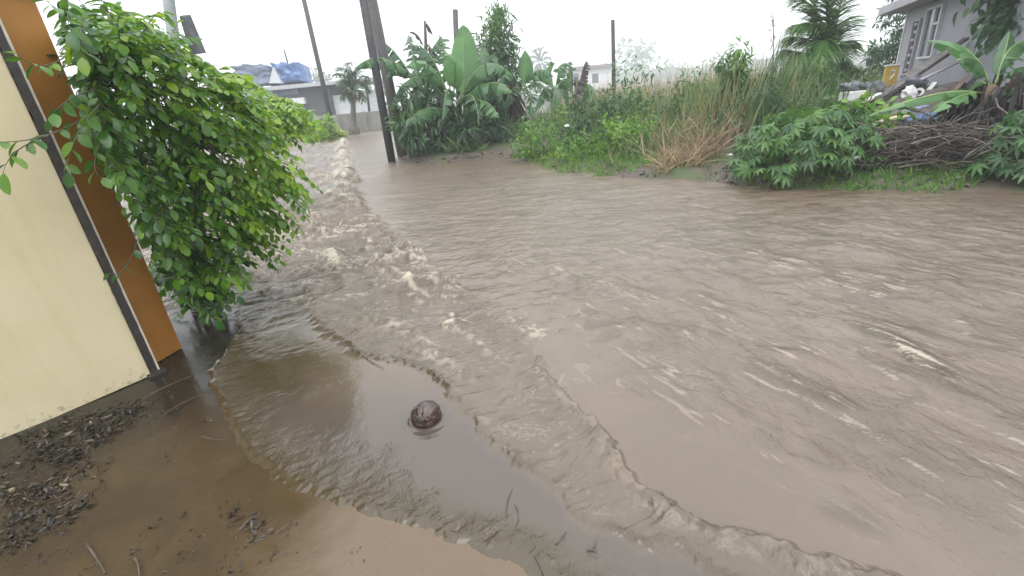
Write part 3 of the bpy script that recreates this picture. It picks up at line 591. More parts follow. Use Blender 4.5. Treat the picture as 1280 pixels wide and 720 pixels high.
# ------------------------------------------------------------------ generic plants
def bush(name, b0, rx, ry, h, nlv, L, wr, mat, label, cat, tint=.5, tm=SMALL, droop=.3, group=None, stems=7, lean=(0, 0), squash=1.0, lobes=None):
    """bush of leaf clumps on many thin stems; b0 foot of the bush"""
    t = thing(name, b0, label, cat, group); lvm, stm = MB(), MB()
    nc = lobes or max(6, int(nlv / 45)); cen = []
    for k in range(nc):
        for _ in range(30):
            u = rng.uniform(-1, 1, 3); u[2] = rng.uniform(.08, 1)
            if u[0] ** 2 + u[1] ** 2 + (u[2] * .85) ** 2 < 1: break
        c_ = b0 + np.array([u[0] * rx + lean[0] * u[2], u[1] * ry + lean[1] * u[2], u[2] * h * squash * (.8 + .25 * rng.uniform())]); cen.append((c_, rng.uniform(.6, 1.1), tint + rng.normal(0, .13)))
    rad = .42 * (rx * ry * h) ** (1 / 3) * (8 / nc) ** (1 / 3) * 1.25
    for c_, s, tn in cen:
        n = max(4, int(nlv / nc)); d = nrm(rng.normal(0, 1, (n, 3))); rr_ = rad * s * rng.uniform(.15, 1, n)[:, None] ** .6
        P = c_ + d * rr_ * np.array([1.05, 1.05, .75]); P[:, 2] = np.maximum(P[:, 2], b0[2] + .02)
        D = nrm(d + rng.normal(0, .5, (n, 3)) + np.array([0, 0, .1 - droop])); Nn = nrm(np.array([0, 0, 1.]) + d * .5 + rng.normal(0, .35, (n, 3)))
        ll = L * rng.uniform(.65, 1.2, n); lvm.leaves(P, D, Nn, ll, ll * wr, tn + rng.normal(0, .14, n), tm, rng.uniform(.05, .4, n))
    for k in range(stems):
        c_ = cen[k % nc][0]; f_ = b0 + np.array([rng.uniform(-.25, .25) * rx, rng.uniform(-.25, .25) * ry, -.05])
        stm.tube(through(f_, (f_ + c_) / 2 + rng.normal(0, .05, 3) * h, c_, 6), np.linspace(.014, .005, 6) * max(.5, min(2, h)), 5)
    lvm.build('crown', mat, t); stm.build('stems', M['bark'], t); return t

def palmate(mb, c_, d, nrm_, L, tint, n=7, mat=0):
    """one hand-shaped leaf"""
    s = nrm(np.cross(d, nrm_)); a = np.linspace(-1.9, 1.9, n) + rng.normal(0, .06, n)
    D = np.cos(a)[:, None] * d + np.sin(a)[:, None] * s - .25 * nrm_; ln = L * (1 - .28 * np.abs(a) / 1.9) * rng.uniform(.9, 1.1)
    mb.leaves(np.repeat(c_[None], n, 0), D, np.repeat(nrm_[None], n, 0), ln, ln * .27, tint + rng.normal(0, .05, n), LANCE, .18)
def cassava(name, b0, rx, ry, h, n, L, label, mat='mid_leaf', tint=.62, ns=7, fingers=7):
    t = thing(name, b0, label, 'plant'); lvm, stm = MB(), MB()
    tips = []
    for k in range(ns):
        a = rng.uniform(0, 6.28); q = rng.uniform(.15, .8); tip = b0 + np.array([math.cos(a) * rx * q, math.sin(a) * ry * q, h * rng.uniform(.65, .95)])
        f_ = b0 + np.array([rng.uniform(-.3, .3) * rx, rng.uniform(-.3, .3) * ry, -.05]); stm.tube(through(f_, (f_ + tip) / 2 + rng.normal(0, .04, 3), tip, 6), np.linspace(.014, .006, 6), 5); tips.append(tip)
    for k in range(n):
        for _ in range(20):
            u = rng.uniform(-1, 1, 3); u[2] = rng.uniform(.05, 1)
            if .25 < u[0] ** 2 + u[1] ** 2 + (u[2] * .8) ** 2 < 1: break
        c_ = b0 + u * np.array([rx, ry, h]); tip = min(tips, key=lambda q: np.linalg.norm(q - c_))
        out = nrm(np.array([u[0], u[1], -.15]) + rng.normal(0, .3, 3)); n_ = nrm(np.array([0, 0, 1.]) + out * .55 + rng.normal(0, .3, 3)); d = nrm(out - n_ * np.dot(out, n_))
        if k % 3 == 0: stm.tube(through(tip - zz * .1, (tip + c_) / 2 + zz * .04, c_, 4), .0035, 4, cap=False)
        palmate(lvm, c_, d, n_, L * rng.uniform(.7, 1.15), tint + .2 * (u[2] - .5) * 0 + rng.normal(0, .14), fingers)
    lvm.build('crown', M[mat], t); stm.build('stems', M['bark'], t); return t

def banana_leaf(parent, P, Wd, mat='banana', tint=.5, fold=.35, tears=.3, ribmat='banana_rib', side_hint=None, name='leaf', sag=.55, pet=.12):
    """blade both sides of a curved midrib, torn into hanging strips"""
    P = np.asarray(P, float); n = 26; P = quad_bez(P[0], 2 * P[1] - .5 * (P[0] + P[2]), P[2], n)
    tears = min(.85, tears * 1.5); tint = tint - .1
    mb = MB(); T = nrm(np.gradient(P, axis=0)); Lg = np.linalg.norm(np.diff(P, axis=0), axis=1).sum()
    mb.tube(P, np.linspace(.02, .004, n) * min(1.3, Lg / 1.6), 5, mi=1)
    ref = np.array([0, 0, 1.]) if side_hint is None else np.asarray(side_hint, float)
    Sd = np.cross(T, ref); Sd = nrm(Sd + 1e-6); Nn = nrm(np.cross(Sd, T))
    u = np.linspace(0, 1, n); prof = np.where(u < pet, 0.0, np.sin(math.pi * np.clip((u - pet) / (1 - pet), 0, 1) ** .75) ** .6)
    for s in (-1, 1):
        ang = fold + rng.normal(0, .1); i = int(pet * n)
        while i < n - 1:
            j = i + 1
            while j < n - 1 and rng.uniform() > tears: j += 1
            strip_ang = ang + rng.normal(0, .36 if tears > .08 else .03); shrink = rng.uniform(.82, 1.0) if tears > .05 else 1
            V = []; idx = np.arange(i, j + 1); gapf = np.linspace(0, 1, len(idx))
            for q, k in enumerate(idx):
                wv = Wd * prof[k] * shrink; pull = (.5 - gapf[q]) * .14 * Lg / n * (j - i) * (1 if tears > .05 else 0)
                for f_ in (0, .34, .68, 1.0):
                    a_ = strip_ang + f_ * sag
                    V.append(P[k] + Sd[k] * s * f_ * wv * math.cos(a_) - Nn[k] * f_ * wv * math.sin(a_) + T[k] * (pull * f_ * f_ + .1 * wv * f_))
            fc = [(a * 4 + b_, a * 4 + b_ + 1, a * 4 + b_ + 5, a * 4 + b_ + 4) for a in range(len(idx) - 1) for b_ in range(3)]
            mb.add(V, fc, tint + rng.normal(0, .05)); i = j
    return mb.build(name, [M[mat], M[ribmat]], parent)

def px_leaf(parent, a, mid, e, Y, dY, Wd, **kw):
    Wd = Wd * (1.25 if Y > 10 else 1.1)
    """banana leaf through three surveyed points; dY how far the tip comes forward or back"""
    Wd = Wd * (1.28 if Y > 10 else 1.1)
    return banana_leaf(parent, [at(*a, Y), at(*mid, Y + dY * .55), at(*e, Y + dY)], Wd, **kw)

def frond(parent, P, Lf, mat, n=34, tint=.5, wid=.05, hang=.5):
    P = np.asarray(P, float); P = quad_bez(P[0], 2 * P[1] - .5 * (P[0] + P[2]), P[2], 20); mb = MB(); T = nrm(np.gradient(P, axis=0))
    mb.tube(P, np.linspace(.022, .005, 20), 5, tint=.75)
    Sd = nrm(np.cross(T, [0, 0, 1.]) + 1e-6)
    for s in (-1, 1):
        t = np.linspace(.12, .99, n) * 19; i0 = np.clip(t.astype(int), 0, 18); fr = (t - i0)[:, None]; Q = P[i0] * (1 - fr) + P[i0 + 1] * fr
        u = t / 19; D = nrm(T[i0] * 1.15 + Sd[i0] * s * rng.uniform(.5, 1.0, n)[:, None] + np.array([0, 0, -.4]) + rng.normal(0, .16, (n, 3))); ln = Lf * np.sin(math.pi * (u * .85 + .1)) ** .5 * rng.uniform(.85, 1.1, n)
        mb.leaves(Q, D, nrm(np.array([0, 0, 1.]) + rng.normal(0, .2, (n, 3))), ln, wid, tint + rng.normal(0, .1, n), BLADE, hang)
    return mb.build('frond', mat, parent)

def grass(P, h, lean, wd, tint, mb, curl=(.2, .8), spread=.35):
    n = len(P); D = nrm(np.array([lean[0], lean[1], 1.]) + rng.normal(0, spread, (n, 3)) * np.array([1, 1, .2])); hn = rng.normal(0, 1, (n, 3)); hn[:, 2] = .3
    hh = h * rng.uniform(.55, 1.15, n); mb.leaves(P, D, nrm(hn), hh, wd, tint + rng.normal(0, .16, n), BLADE, rng.uniform(*curl, n))
def clump(name, pxs, Yr, n, h, label, mat, tint=.5, wd=.018, lean=(0, 0), curl=(.2, .8), spread=.35, parts_n=3, cat='grass clump'):
    """tuft of grass: blades from a foot area"""
    x0, x1 = pxs; c_ = base((x0 + x1) / 2, sum(Yr) / 2); t = MB(); X_ = rng.uniform(x0, x1, n); Y_ = rng.uniform(*Yr, n)
    P = np.array([at(a, 150, b_) for a, b_ in zip(X_, Y_)]); P[:, 2] = gz(P[:, 0], P[:, 1]) - .03
    grass(P, h, lean, wd, tint, t, curl, spread); o = t.build(name, M[mat], origin=c_); return tag(o, label, cat)
exec_marker = 0
# ------------------------------------------------------------------ poles
def foot(x, y, Y):
    p = at(x, y, Y); return np.array([p[0], p[1], G1(p[0], p[1])])
def pole(name, b_, t_, r0, r1, mat, label, sides=10, cat='pole', ext=0.0, group=None):
    b_, t_ = np.asarray(b_), np.asarray(t_); mb = MB(); mb.tube([b_ - zz * .3, b_ + (t_ - b_) * .5, t_ + (t_ - b_) * ext], [r0, (r0 + r1) / 2, r1], sides)
    o = mb.build(name, M[mat], origin=b_); return tag(o, label, cat, group)
ya = gp(490, 203)[1]
pole('utility_pole', gp(490, 203), at(455, 4, ya), .115, .11, 'pole_dark', 'black timber pole rising out of the flood, front one of the leaning pair', ext=.25)
pole('utility_pole', gp(504, 196), at(466, 6, ya + .9), .17, .14, 'pole_conc', 'thicker grey brown pole standing close behind the black one', ext=.25)
pole('utility_pole', foot(414, 150, 33), at(379, -4, 33), .16, .13, 'pole_dark', 'slim dark pole leaning in front of the dark shack at the far end', ext=.15)
pole('utility_pole', foot(768, 130, 21), at(766, 25, 21), .085, .075, 'pole_dark', 'thin black upright pole standing behind the weeds in the middle', 8)
pole('post', foot(572, 150, 16.2), at(569, 12, 16.2), .085, .08, 'pole_conc', 'pale grey post sticking up behind the banana clump', 8)

# ------------------------------------------------------------------ banana clump by the poles
YB = 14.2
def banana_plant(x, y, Y, hgt, r, label, mat='stem', lean=(0, 0), group='banana plants on the bank'):
    b_ = foot(x, y, Y); t = thing('banana_plant', b_, label, 'banana plant', group)
    mb = MB(); tp = b_ + np.array([lean[0], lean[1], hgt]); k = 9; P = quad_bez(b_ - zz * .1, b_ + zz * hgt * .55, tp, k); mb.tube(P, np.linspace(r, r * .55, k) * (1 + .06 * rng.normal(0, 1, k)), 9); mb.build('stem', M[mat], t); return t
def skirt(t, c_, n, L, wd, mat='dead_leaf', spread=.35, down=1.0, name='dead_leaves', tint=.45):
    mb = MB(); a = rng.uniform(0, 6.28, n); rr_ = spread * rng.uniform(.1, 1, n) ** .7; out = np.stack([np.cos(a), np.sin(a), np.zeros(n)], 1)
    P = np.asarray(c_) + out * rr_[:, None] * .75 + np.stack([np.zeros(n), np.zeros(n), rng.uniform(-.55, .35, n) * L], 1)
    D = out * .22 + np.array([0, 0, -1.]) + rng.normal(0, .22, (n, 3)); ll = L * rng.uniform(.25, .75, n)
    mb.leaves(P, D, out + rng.normal(0, .6, (n, 3)), ll, wd * rng.uniform(.35, 1.3, n), tint + rng.normal(0, .2, n), BLADE, rng.uniform(-.35, .45, n)); return mb.build(name, M[mat], t)
b1 = banana_plant(562, 190, YB, 1.75, .12, 'big banana plant with broad arching leaves, foremost in the clump behind the poles')
for a, md_, e, dY, wd_, tn, kw in [
    ((577, 128), (580, 80), (579, 31), .15, .26, .72, dict(fold=.15, tears=.03, side_hint=(0, -1, .25), sag=.1)),
    ((566, 126), (568, 78), (556, 70), -1.2, .3, .75, dict(fold=.3, tears=.05, side_hint=(.2, .3, 1))),
    ((574, 128), (604, 82), (640, 94), -.5, .27, .58, dict(tears=.45)),
    ((576, 130), (610, 104), (641, 116), -.8, .27, .62, dict(tears=.45)),
    ((576, 132), (604, 126), (624, 148), -1.0, .27, .62, dict(tears=.5)),
    ((564, 128), (536, 82), (507, 84), -.6, .27, .66, dict(tears=.3)),
    ((560, 128), (530, 98), (502, 108), -.9, .26, .3, dict(tears=.5)),
    ((562, 126), (538, 70), (513, 58), .3, .24, .25, dict(tears=.5)),
    ((564, 126), (556, 66), (549, 44), .6, .2, .5, dict(tears=.6)),
    ((560, 140), (532, 136), (504, 157), -.9, .23, .68, dict(tears=.25)),
    ((566, 130), (560, 112), (553, 150), -1.3, .22, .5, dict(tears=.3)),
    ((570, 130), (592, 88), (606, 60), .9, .24, .45, dict(tears=.4)),
    ((570, 134), (590, 120), (598, 158), -1.1, .22, .35, dict(tears=.5)),
    ((572, 130), (618, 110), (632, 160), .6, .22, .3, dict(tears=.6))]:
    px_leaf(b1, a, md_, e, YB, dY, wd_, tint=tn, **kw)
skirt(b1, at(560, 140, YB), 40, 1.1, .12, 'purple_leaf', .25)
b2 = banana_plant(512, 178, YB + 1.2, 1.9, .11, 'dark banana plant with a long torn leaf reaching across the two poles')
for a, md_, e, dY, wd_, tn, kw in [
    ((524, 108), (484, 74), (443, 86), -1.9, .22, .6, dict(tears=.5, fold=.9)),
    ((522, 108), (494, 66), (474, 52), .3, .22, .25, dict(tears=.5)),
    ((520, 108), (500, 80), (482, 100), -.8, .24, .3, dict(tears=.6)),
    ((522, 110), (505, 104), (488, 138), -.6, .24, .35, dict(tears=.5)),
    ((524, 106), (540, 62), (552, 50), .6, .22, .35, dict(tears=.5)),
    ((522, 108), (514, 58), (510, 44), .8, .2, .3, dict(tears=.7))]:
    px_leaf(b2, a, md_, e, YB + 1.2, dY, wd_, tint=tn, **kw)
b7 = banana_plant(590, 182, YB + 1.6, 1.9, .11, 'dark banana plant in the shade between the big one and the slender tree')
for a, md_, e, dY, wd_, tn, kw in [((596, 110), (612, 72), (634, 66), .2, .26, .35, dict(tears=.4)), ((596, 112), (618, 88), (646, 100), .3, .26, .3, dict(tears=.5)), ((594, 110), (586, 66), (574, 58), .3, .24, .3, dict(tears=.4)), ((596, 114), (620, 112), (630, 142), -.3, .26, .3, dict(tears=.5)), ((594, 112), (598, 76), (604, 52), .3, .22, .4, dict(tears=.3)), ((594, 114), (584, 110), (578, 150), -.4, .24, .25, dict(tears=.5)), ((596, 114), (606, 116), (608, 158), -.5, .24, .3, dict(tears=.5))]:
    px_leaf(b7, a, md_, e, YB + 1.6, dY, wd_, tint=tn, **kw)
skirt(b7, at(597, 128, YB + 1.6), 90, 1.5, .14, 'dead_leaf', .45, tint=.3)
b8 = banana_plant(545, 182, YB + 1.0, 1.6, .11, 'shaded banana plant with torn drooping leaves between the big one and the poles')
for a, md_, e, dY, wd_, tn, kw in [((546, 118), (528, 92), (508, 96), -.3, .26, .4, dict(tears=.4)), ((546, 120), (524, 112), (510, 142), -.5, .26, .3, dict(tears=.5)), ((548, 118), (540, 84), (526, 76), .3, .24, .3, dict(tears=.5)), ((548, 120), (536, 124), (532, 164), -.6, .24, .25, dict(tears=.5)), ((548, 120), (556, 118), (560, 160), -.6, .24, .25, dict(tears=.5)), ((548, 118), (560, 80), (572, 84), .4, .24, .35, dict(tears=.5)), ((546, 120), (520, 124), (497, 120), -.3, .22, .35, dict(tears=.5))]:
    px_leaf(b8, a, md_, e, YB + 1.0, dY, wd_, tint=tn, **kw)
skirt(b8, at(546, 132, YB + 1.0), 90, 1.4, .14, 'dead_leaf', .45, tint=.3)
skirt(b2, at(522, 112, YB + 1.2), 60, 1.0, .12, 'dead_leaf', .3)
t = thing('broken_trunk', foot(535, 180, 15.6), 'broken banana trunk with a torn flag of dead leaf at the top', 'dead trunk')
mb = MB(); q0, q1 = foot(535, 180, 15.6), at(531, 26, 15.6); mb.tube(quad_bez(q0 - zz * .1, (q0 + q1) / 2 + [.03, 0, 0], q1, 8), np.linspace(.11, .035, 8), 8); mb.build('trunk', M['stem'], t)
banana_leaf(t, [at(531, 28, 15.6), at(537, 34, 15.5), at(541, 44, 15.4)], .13, mat='purple_leaf', tears=.1, fold=.6); banana_leaf(t, [at(531, 62, 15.6), at(522, 44, 15.5), at(511, 40, 15.4)], .1, mat='purple_leaf', tears=.4, fold=.6)
banana_leaf(t, [at(532, 58, 15.6), at(538, 60, 15.4), at(541, 90, 15.2)], .16, mat='dead_leaf', tears=.4, fold=.6)
b3 = banana_plant(648, 176, 15.6, 1.7, .11, 'banana plant at the right end of the clump, one leaf upright')
for a, md_, e, dY, wd_, tn, kw in [
    ((652, 112), (657, 88), (656, 62), .1, .22, .72, dict(tears=.05, side_hint=(0, -1, .2), fold=.1)),
    ((654, 112), (672, 88), (692, 96), -.4, .24, .5, dict(tears=.4)), ((654, 114), (674, 104), (690, 128), -.6, .24, .45, dict(tears=.5)),
    ((650, 112), (636, 92), (622, 108), -.6, .24, .4, dict(tears=.5)), ((650, 114), (640, 112), (628, 140), -.4, .22, .3, dict(tears=.5)), ((654, 114), (662, 116), (664, 146), -.8, .2, .4, dict(tears=.5))]:
    px_leaf(b3, a, md_, e, 15.6, dY, wd_, tint=tn, **kw)
skirt(b3, at(640, 128, 15.6), 150, 1.7, .14, 'dead_leaf', .25)
# tall slender tree with hanging narrow leaves
bt = foot(622, 170, 16.6); t = thing('slender_tree', bt, 'tall slender tree with narrow hanging leaves, right behind the banana clump', 'tree'); lv, tr = MB(), MB()
for k, (xx, yy, s) in enumerate([(612, 70, 1), (622, 30, .6), (626, 55, .9), (636, 85, .8), (604, 96, .9), (628, 100, 1.1), (616, 46, .7), (642, 110, .7), (600, 120, .7), (608, 140, .8), (630, 130, 1), (624, 18, .35), (606, 62, .6), (634, 66, .6)]):
    c_ = at(xx, yy, 16.6 + rng.uniform(-.5, .5)); n = 190; P = c_ + rng.normal(0, .4 * s, (n, 3)) * np.array([.8, .8, 1.1]); D = nrm(rng.normal(0, .7, (n, 3)) + np.array([0, 0, -.6]))
    lv.leaves(P, D, nrm(rng.normal(0, 1, (n, 3)) + zz), .3 * rng.uniform(.6, 1.1, n), .052, .52 + rng.normal(0, .1) + rng.normal(0, .14, n), LANCE, .35)
    tr.tube(through(bt + zz * 1.2, (bt + zz * 1.4 + c_) / 2 + rng.normal(0, .08, 3), c_, 6), np.linspace(.035, .008, 6), 5)
tr.tube([bt - zz * .1, bt + zz * 1.0, at(622, 80, 16.6)], [.09, .075, .045], 8); lv.build('crown', M['mid_leaf'], t); tr.build('trunk', M['bark'], t); skirt(t, at(620, 138, 16.0), 160, 1.6, .13, 'dead_leaf', .7)
# undergrowth at the foot of the clump
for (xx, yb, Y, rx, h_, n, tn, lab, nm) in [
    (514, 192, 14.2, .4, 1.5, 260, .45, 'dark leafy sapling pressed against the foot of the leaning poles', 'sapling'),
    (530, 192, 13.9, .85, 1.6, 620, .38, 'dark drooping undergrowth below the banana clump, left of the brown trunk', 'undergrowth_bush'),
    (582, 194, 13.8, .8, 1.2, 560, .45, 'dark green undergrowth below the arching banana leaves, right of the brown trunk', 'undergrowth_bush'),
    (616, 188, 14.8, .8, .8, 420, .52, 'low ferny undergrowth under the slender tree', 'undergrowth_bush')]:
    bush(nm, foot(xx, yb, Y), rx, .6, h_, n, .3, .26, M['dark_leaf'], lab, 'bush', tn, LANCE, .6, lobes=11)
clump('fern_tuft', (555, 600), (13.4, 13.9), 90, .55, 'yellow green strap leaved tuft at the water edge below the bananas', 'grass', .6, .05, (0, -.2), (.3, .9), .7)
clump('fern_tuft', (625, 652), (14.2, 15.2), 160, .5, 'light green low grass on the mud right of the banana clump', 'grass', .5, .03, (0, -.1), (.3, .9), .6)

# ------------------------------------------------------------------ second row of banana plants and dead purple leaves
b4 = banana_plant(692, 158, 18.5, 1.2, .1, 'pale hazy banana plant with drooping leaves, left of the purple dead one')
for a, md_, e, dY, wd_, tn, kw in [((692, 120), (682, 92), (664, 104), -.4, .26, .8, dict(tears=.2)), ((694, 120), (700, 84), (712, 82), .3, .24, .5, dict(tears=.3)), ((692, 122), (680, 112), (668, 142), -.5, .24, .6, dict(tears=.5)), ((694, 120), (706, 100), (712, 140), -.3, .24, .45, dict(tears=.5)), ((692, 122), (694, 110), (688, 150), -.7, .24, .6, dict(tears=.5)), ((694, 122), (688, 84), (690, 78), .2, .2, .7, dict(tears=.3))]:
    px_leaf(b4, a, md_, e, 18.5, dY, wd_, tint=tn, **kw)
b5 = banana_plant(722, 158, 17.8, 1.5, .11, 'banana plant with purple brown dead leaves standing upright in the weeds')
for a, md_, e, dY, wd_, tn, kw in [((721, 125), (727, 92), (733, 76), 0, .2, .5, dict(mat='purple_leaf', tears=.4)), ((716, 128), (713, 92), (714, 77), .1, .17, .5, dict(tears=.2, side_hint=(0, -1, .2))), ((722, 128), (722, 100), (716, 142), -.6, .2, .4, dict(mat='purple_leaf', tears=.5)), ((724, 126), (734, 104), (737, 138), -.4, .26, .75, dict(tears=.15)), ((722, 126), (728, 108), (724, 150), -.4, .2, .3, dict(mat='purple_leaf', tears=.6))]:
    px_leaf(b5, a, md_, e, 17.8, dY, wd_, tint=tn, **kw)
skirt(b5, at(721, 130, 17.8), 40, 1.2, .12, 'purple_leaf', .25)

# ------------------------------------------------------------------ bushes and grasses in the middle of the bank
def B(name, x, yb, Y, rx, h_, n, L, wr, mat, tn, lab, tm=SMALL, droop=.3, cat='bush', ry=None, **kw):
    return bush(name, foot(x, yb, Y), rx, ry or rx * .8, h_, n, L, wr, M[mat], lab, cat, tn, tm, droop, **kw)
B('bush', 684, 206, 11.6, .85, .85, 1500, .085, .55, 'creeper', .58, 'bright green fine leaved bush left of the darker thicket, nearest the banana clump')
B('bush', 712, 186, 14.0, 1.0, .9, 900, .1, .5, 'creeper', .5, 'soft green bush behind the bright one, below the dead purple banana leaves')
B('thicket', 752, 200, 11.6, 1.1, 1.15, 1700, .13, .35, 'mid_leaf', .34, 'dark green thicket with drooping leaves in the middle of the bank', LANCE, .5)
B('bush', 783, 205, 10.0, .75, .7, 1300, .085, .5, 'creeper', .66, 'yellow green bush in front of the dark thicket, beside the dry grass')
B('bush', 731, 205, 10.2, .55, .45, 900, .07, .5, 'creeper', .68, 'low yellow green bush at the foot of the dark thicket, nearest the water')
B('weed_patch', 792, 185, 12.5, .8, 1.6, 700, .17, .3, 'mid_leaf', .55, 'tall leafy weeds with drooping tips behind the yellow green bush', LANCE, .6)
B('weed_patch', 838, 190, 12.2, .8, 1.5, 700, .16, .3, 'mid_leaf', .5, 'tall greyish green weeds mixed with straw stems left of the tall sapling', LANCE, .6)
B('tall_sapling', 908, 175, 11.5, .4, 1.9, 1700, .21, .3, 'mid_leaf', .66, 'tall sapling with drooping light leaves standing above the weeds', LANCE, .7, 'sapling', squash=.95)
B('weed_patch', 880, 190, 13.0, 1.1, 1.2, 700, .14, .3, 'mid_leaf', .5, 'greyish green weeds around the foot of the tall sapling', LANCE, .5)
B('weed_patch', 945, 195, 9.6, .9, .95, 800, .12, .3, 'mid_leaf', .42, 'dull green weeds behind the hand-leaved shrub', LANCE, .5)
B('weed_patch', 1010, 175, 11.0, 1.4, 1.2, 900, .14, .3, 'mid_leaf', .5, 'weeds at the foot of the feathery palm', LANCE, .5)
def grass_stuff(name, regions, mat, label):
    mb = MB()
    for (x0, x1, Y0, Y1, n, h_, wd_, tn, lean, curl, spread) in regions:
        Xp = rng.uniform(x0, x1, n); Yp = rng.uniform(Y0, Y1, n); P = np.array([at(a, 150, b_) for a, b_ in zip(Xp, Yp)]); P[:, 2] = gz(P[:, 0], P[:, 1]) - .03
        grass(P[P[:, 2] > -.06], h_, lean, wd_, tn, mb, curl, spread)
    o = mb.build(name, M[mat]); tag(o, label, kind='stuff'); return o
grass_stuff('tall_grass', [(640, 760, 14, 22, 900, .7, .03, .5, (0, 0), (.2, .9), .4), (735, 900, 11.5, 20, 1100, 1.0, .03, .6, (.1, 0), (.1, .6), .28), (850, 1000, 10.2, 13, 420, 1.5, .026, .75, (.1, 0), (.02, .45), .2), (860, 1010, 10.5, 16, 900, 1.1, .03, .6, (.1, 0), (.1, .55), .25),
    (930, 1080, 9.0, 13, 700, 1.0, .03, .5, (.15, 0), (.1, .6), .28), (1040, 1280, 7.5, 11, 700, .4, .016, .5, (0, 0), (.2, .8), .4), (760, 900, 9.0, 11.5, 420, .6, .026, .55, (0, 0), (.1, .6), .35)], 'grass', 'tall rank grass covering the far bank')
grass_stuff('dry_grass', [(745, 900, 16, 26, 700, 1.5, .018, .62, (.05, 0), (.05, .3), .16), (880, 1010, 12, 18, 260, 1.6, .016, .6, (.05, 0), (.05, .3), .16), (800, 930, 8.9, 10.8, 170, .75, .024, .5, (.1, 0), (.1, .9), .5), (690, 760, 17, 24, 300, 1.3, .018, .6, (.05, 0), (.05, .3), .16)], 'dry', 'straw coloured dead grass stems among the weeds')
grass_stuff('short_grass', [(640, 830, 8.6, 12.5, 5200, .16, .018, .62, (0, 0), (.2, .8), .6), (880, 960, 7.3, 9, 500, .12, .012, .5, (0, 0), (.2, .8), .6), (1040, 1240, 5.4, 6.6, 1100, .15, .018, .55, (0, 0), (.2, .8), .6), (940, 1060, 6.3, 8, 800, .15, .018, .5, (0, 0), (.2, .8), .6)], 'creeper', 'short bright grass and creepers along the water edge')
clump('dry_grass_clump', (822, 884), (8.0, 8.7), 300, .42, 'straw coloured dead grass clump at the water edge beside the bright bushes', 'dry', .58, .02, (.0, -.1), (.1, 1.3), .6)
clump('dry_grass_clump', (868, 905), (8.4, 9.2), 110, .75, 'brown dead grass leaning over the rubble right of the straw coloured clump', 'dry', .4, .022, (-.3, -.1), (.2, 1.1), .65)
clump('reed_clump', (935, 975), (9.4, 10.4), 60, 1.75, 'dark green reed stalks rising left of the feathery palm', 'grass', .2, .03, (.16, 0), (.02, .25), .1)
clump('reed_clump', (1000, 1040), (8.6, 9.4), 70, 1.0, 'bent green reed blades in front of the feathery palm', 'grass', .3, .03, (.2, 0), (.2, .7), .3)
# tall flowering stalk
t = thing('seed_stalk', foot(962, 170, 10.2), 'single tall brown seed stalk above the weeds', 'plant'); mb = MB(); q0 = foot(962, 170, 10.2); q1 = at(967, 32, 10.2); mb.tube([q0, (q0 + q1) / 2 + [.02, 0, 0], q1, at(966, 14, 10.2)], [.014, .011, .008, .004], 5); mb.build('stalk', M['twig'], t)
mb = MB(); P = np.array([at(966 + rng.uniform(-1.5, 1.5), y_, 10.2) for y_ in np.linspace(16, 60, 30)]); mb.leaves(P, nrm(rng.normal(0, .4, (30, 3)) + zz * -.8), nrm(rng.normal(0, 1, (30, 3))), .11, .02, .4, LANCE, .3); mb.build('seed_head', M['dry'], t)

# ------------------------------------------------------------------ palms
yp = 12.5; pb = foot(1028, 150, yp); t = thing('palm_tree', pb, 'feathery palm with dark drooping fronds left of the grey house', 'palm tree')
mb = MB(); pc = at(1030, 86, yp); mb.tube([pb - zz * .1, (pb + pc) / 2, pc], [.13, .11, .08], 9); mb.build('trunk', M['bark'], t)
for md_, e, dY in [((1024, 40), (990, 32), -.2), ((1016, 70), (978, 62), .2), ((1036, 30), (1040, -22), .2), ((1044, 40), (1052, -8), -.4), ((1020, 30), (1016, -24), .5), ((1010, 66), (986, 84), -.6), ((1046, 78), (1072, 86), .3), ((1048, 62), (1064, 50), .6), ((1010, 90), (984, 112), -.5), ((1044, 92), (1064, 112), -.5), ((1030, 60), (1020, 100), -1.2), ((1032, 50), (1046, 96), -1.0), ((1024, 24), (996, -4), .6), ((1018, 54), (984, 46), .4), ((1034, 24), (1026, -26), -.5), ((1042, 50), (1062, 22), .2), ((1014, 80), (976, 92), .2), ((1040, 84), (1056, 104), -.8), ((1022, 84), (1004, 110), -.9), ((1038, 66), (1060, 74), -.3)]:
    frond(t, [pc, at(*md_, yp + dY * .5), at(*e, yp + dY)], .66, M['mid_leaf'], 64, .68, .055, .45)
yf = 31.0; pb = foot(441, 166, yf); t = thing('palm_tree', pb, 'small pale fan palm standing in front of the low concrete wall', 'palm tree'); pc = at(441, 118, yf)
mb = MB(); mb.tube([pb - zz * .2, pb + (pc - pb) * .25, pb + (pc - pb) * .3, (pb + pc) / 2, pc], [.42, .36, .2, .17, .14], 10); mb.build('trunk', M['bark'], t)
for e in [(424, 84), (436, 78), (450, 84), (458, 96), (424, 104), (460, 112), (428, 124), (454, 126), (441, 92), (433, 96), (448, 108), (419, 92), (464, 102), (440, 126)]:
    frond(t, [pc, at((e[0] + 441) / 2, (e[1] + 112) / 2 - 6, yf + rng.uniform(-.6, .6)), at(*e, yf + rng.uniform(-1.2, 1.2))], .75, M['dark_leaf'], 22, .55, .09, .3)
yh = 170.; pb = foot(675, 110, yh); t = thing('palm_tree', pb, 'faint palm far away in the rain haze above the banana plants', 'palm tree'); pc = at(675, 80, yh)
mb = MB(); mb.tube([pb, pc], [.5, .4], 7); mb.build('trunk', M['bark'], t)
for e in [(664, 70), (668, 64), (675, 62), (682, 65), (687, 72), (662, 80), (688, 82), (675, 92), (668, 90), (684, 90)]:
    frond(t, [pc, at((e[0] + 675) / 2, (e[1] + 78) / 2 - 3, yh), at(*e, yh + rng.uniform(-3, 3))], 2.6, M['dark_leaf'], 24, .5, .42, .3)

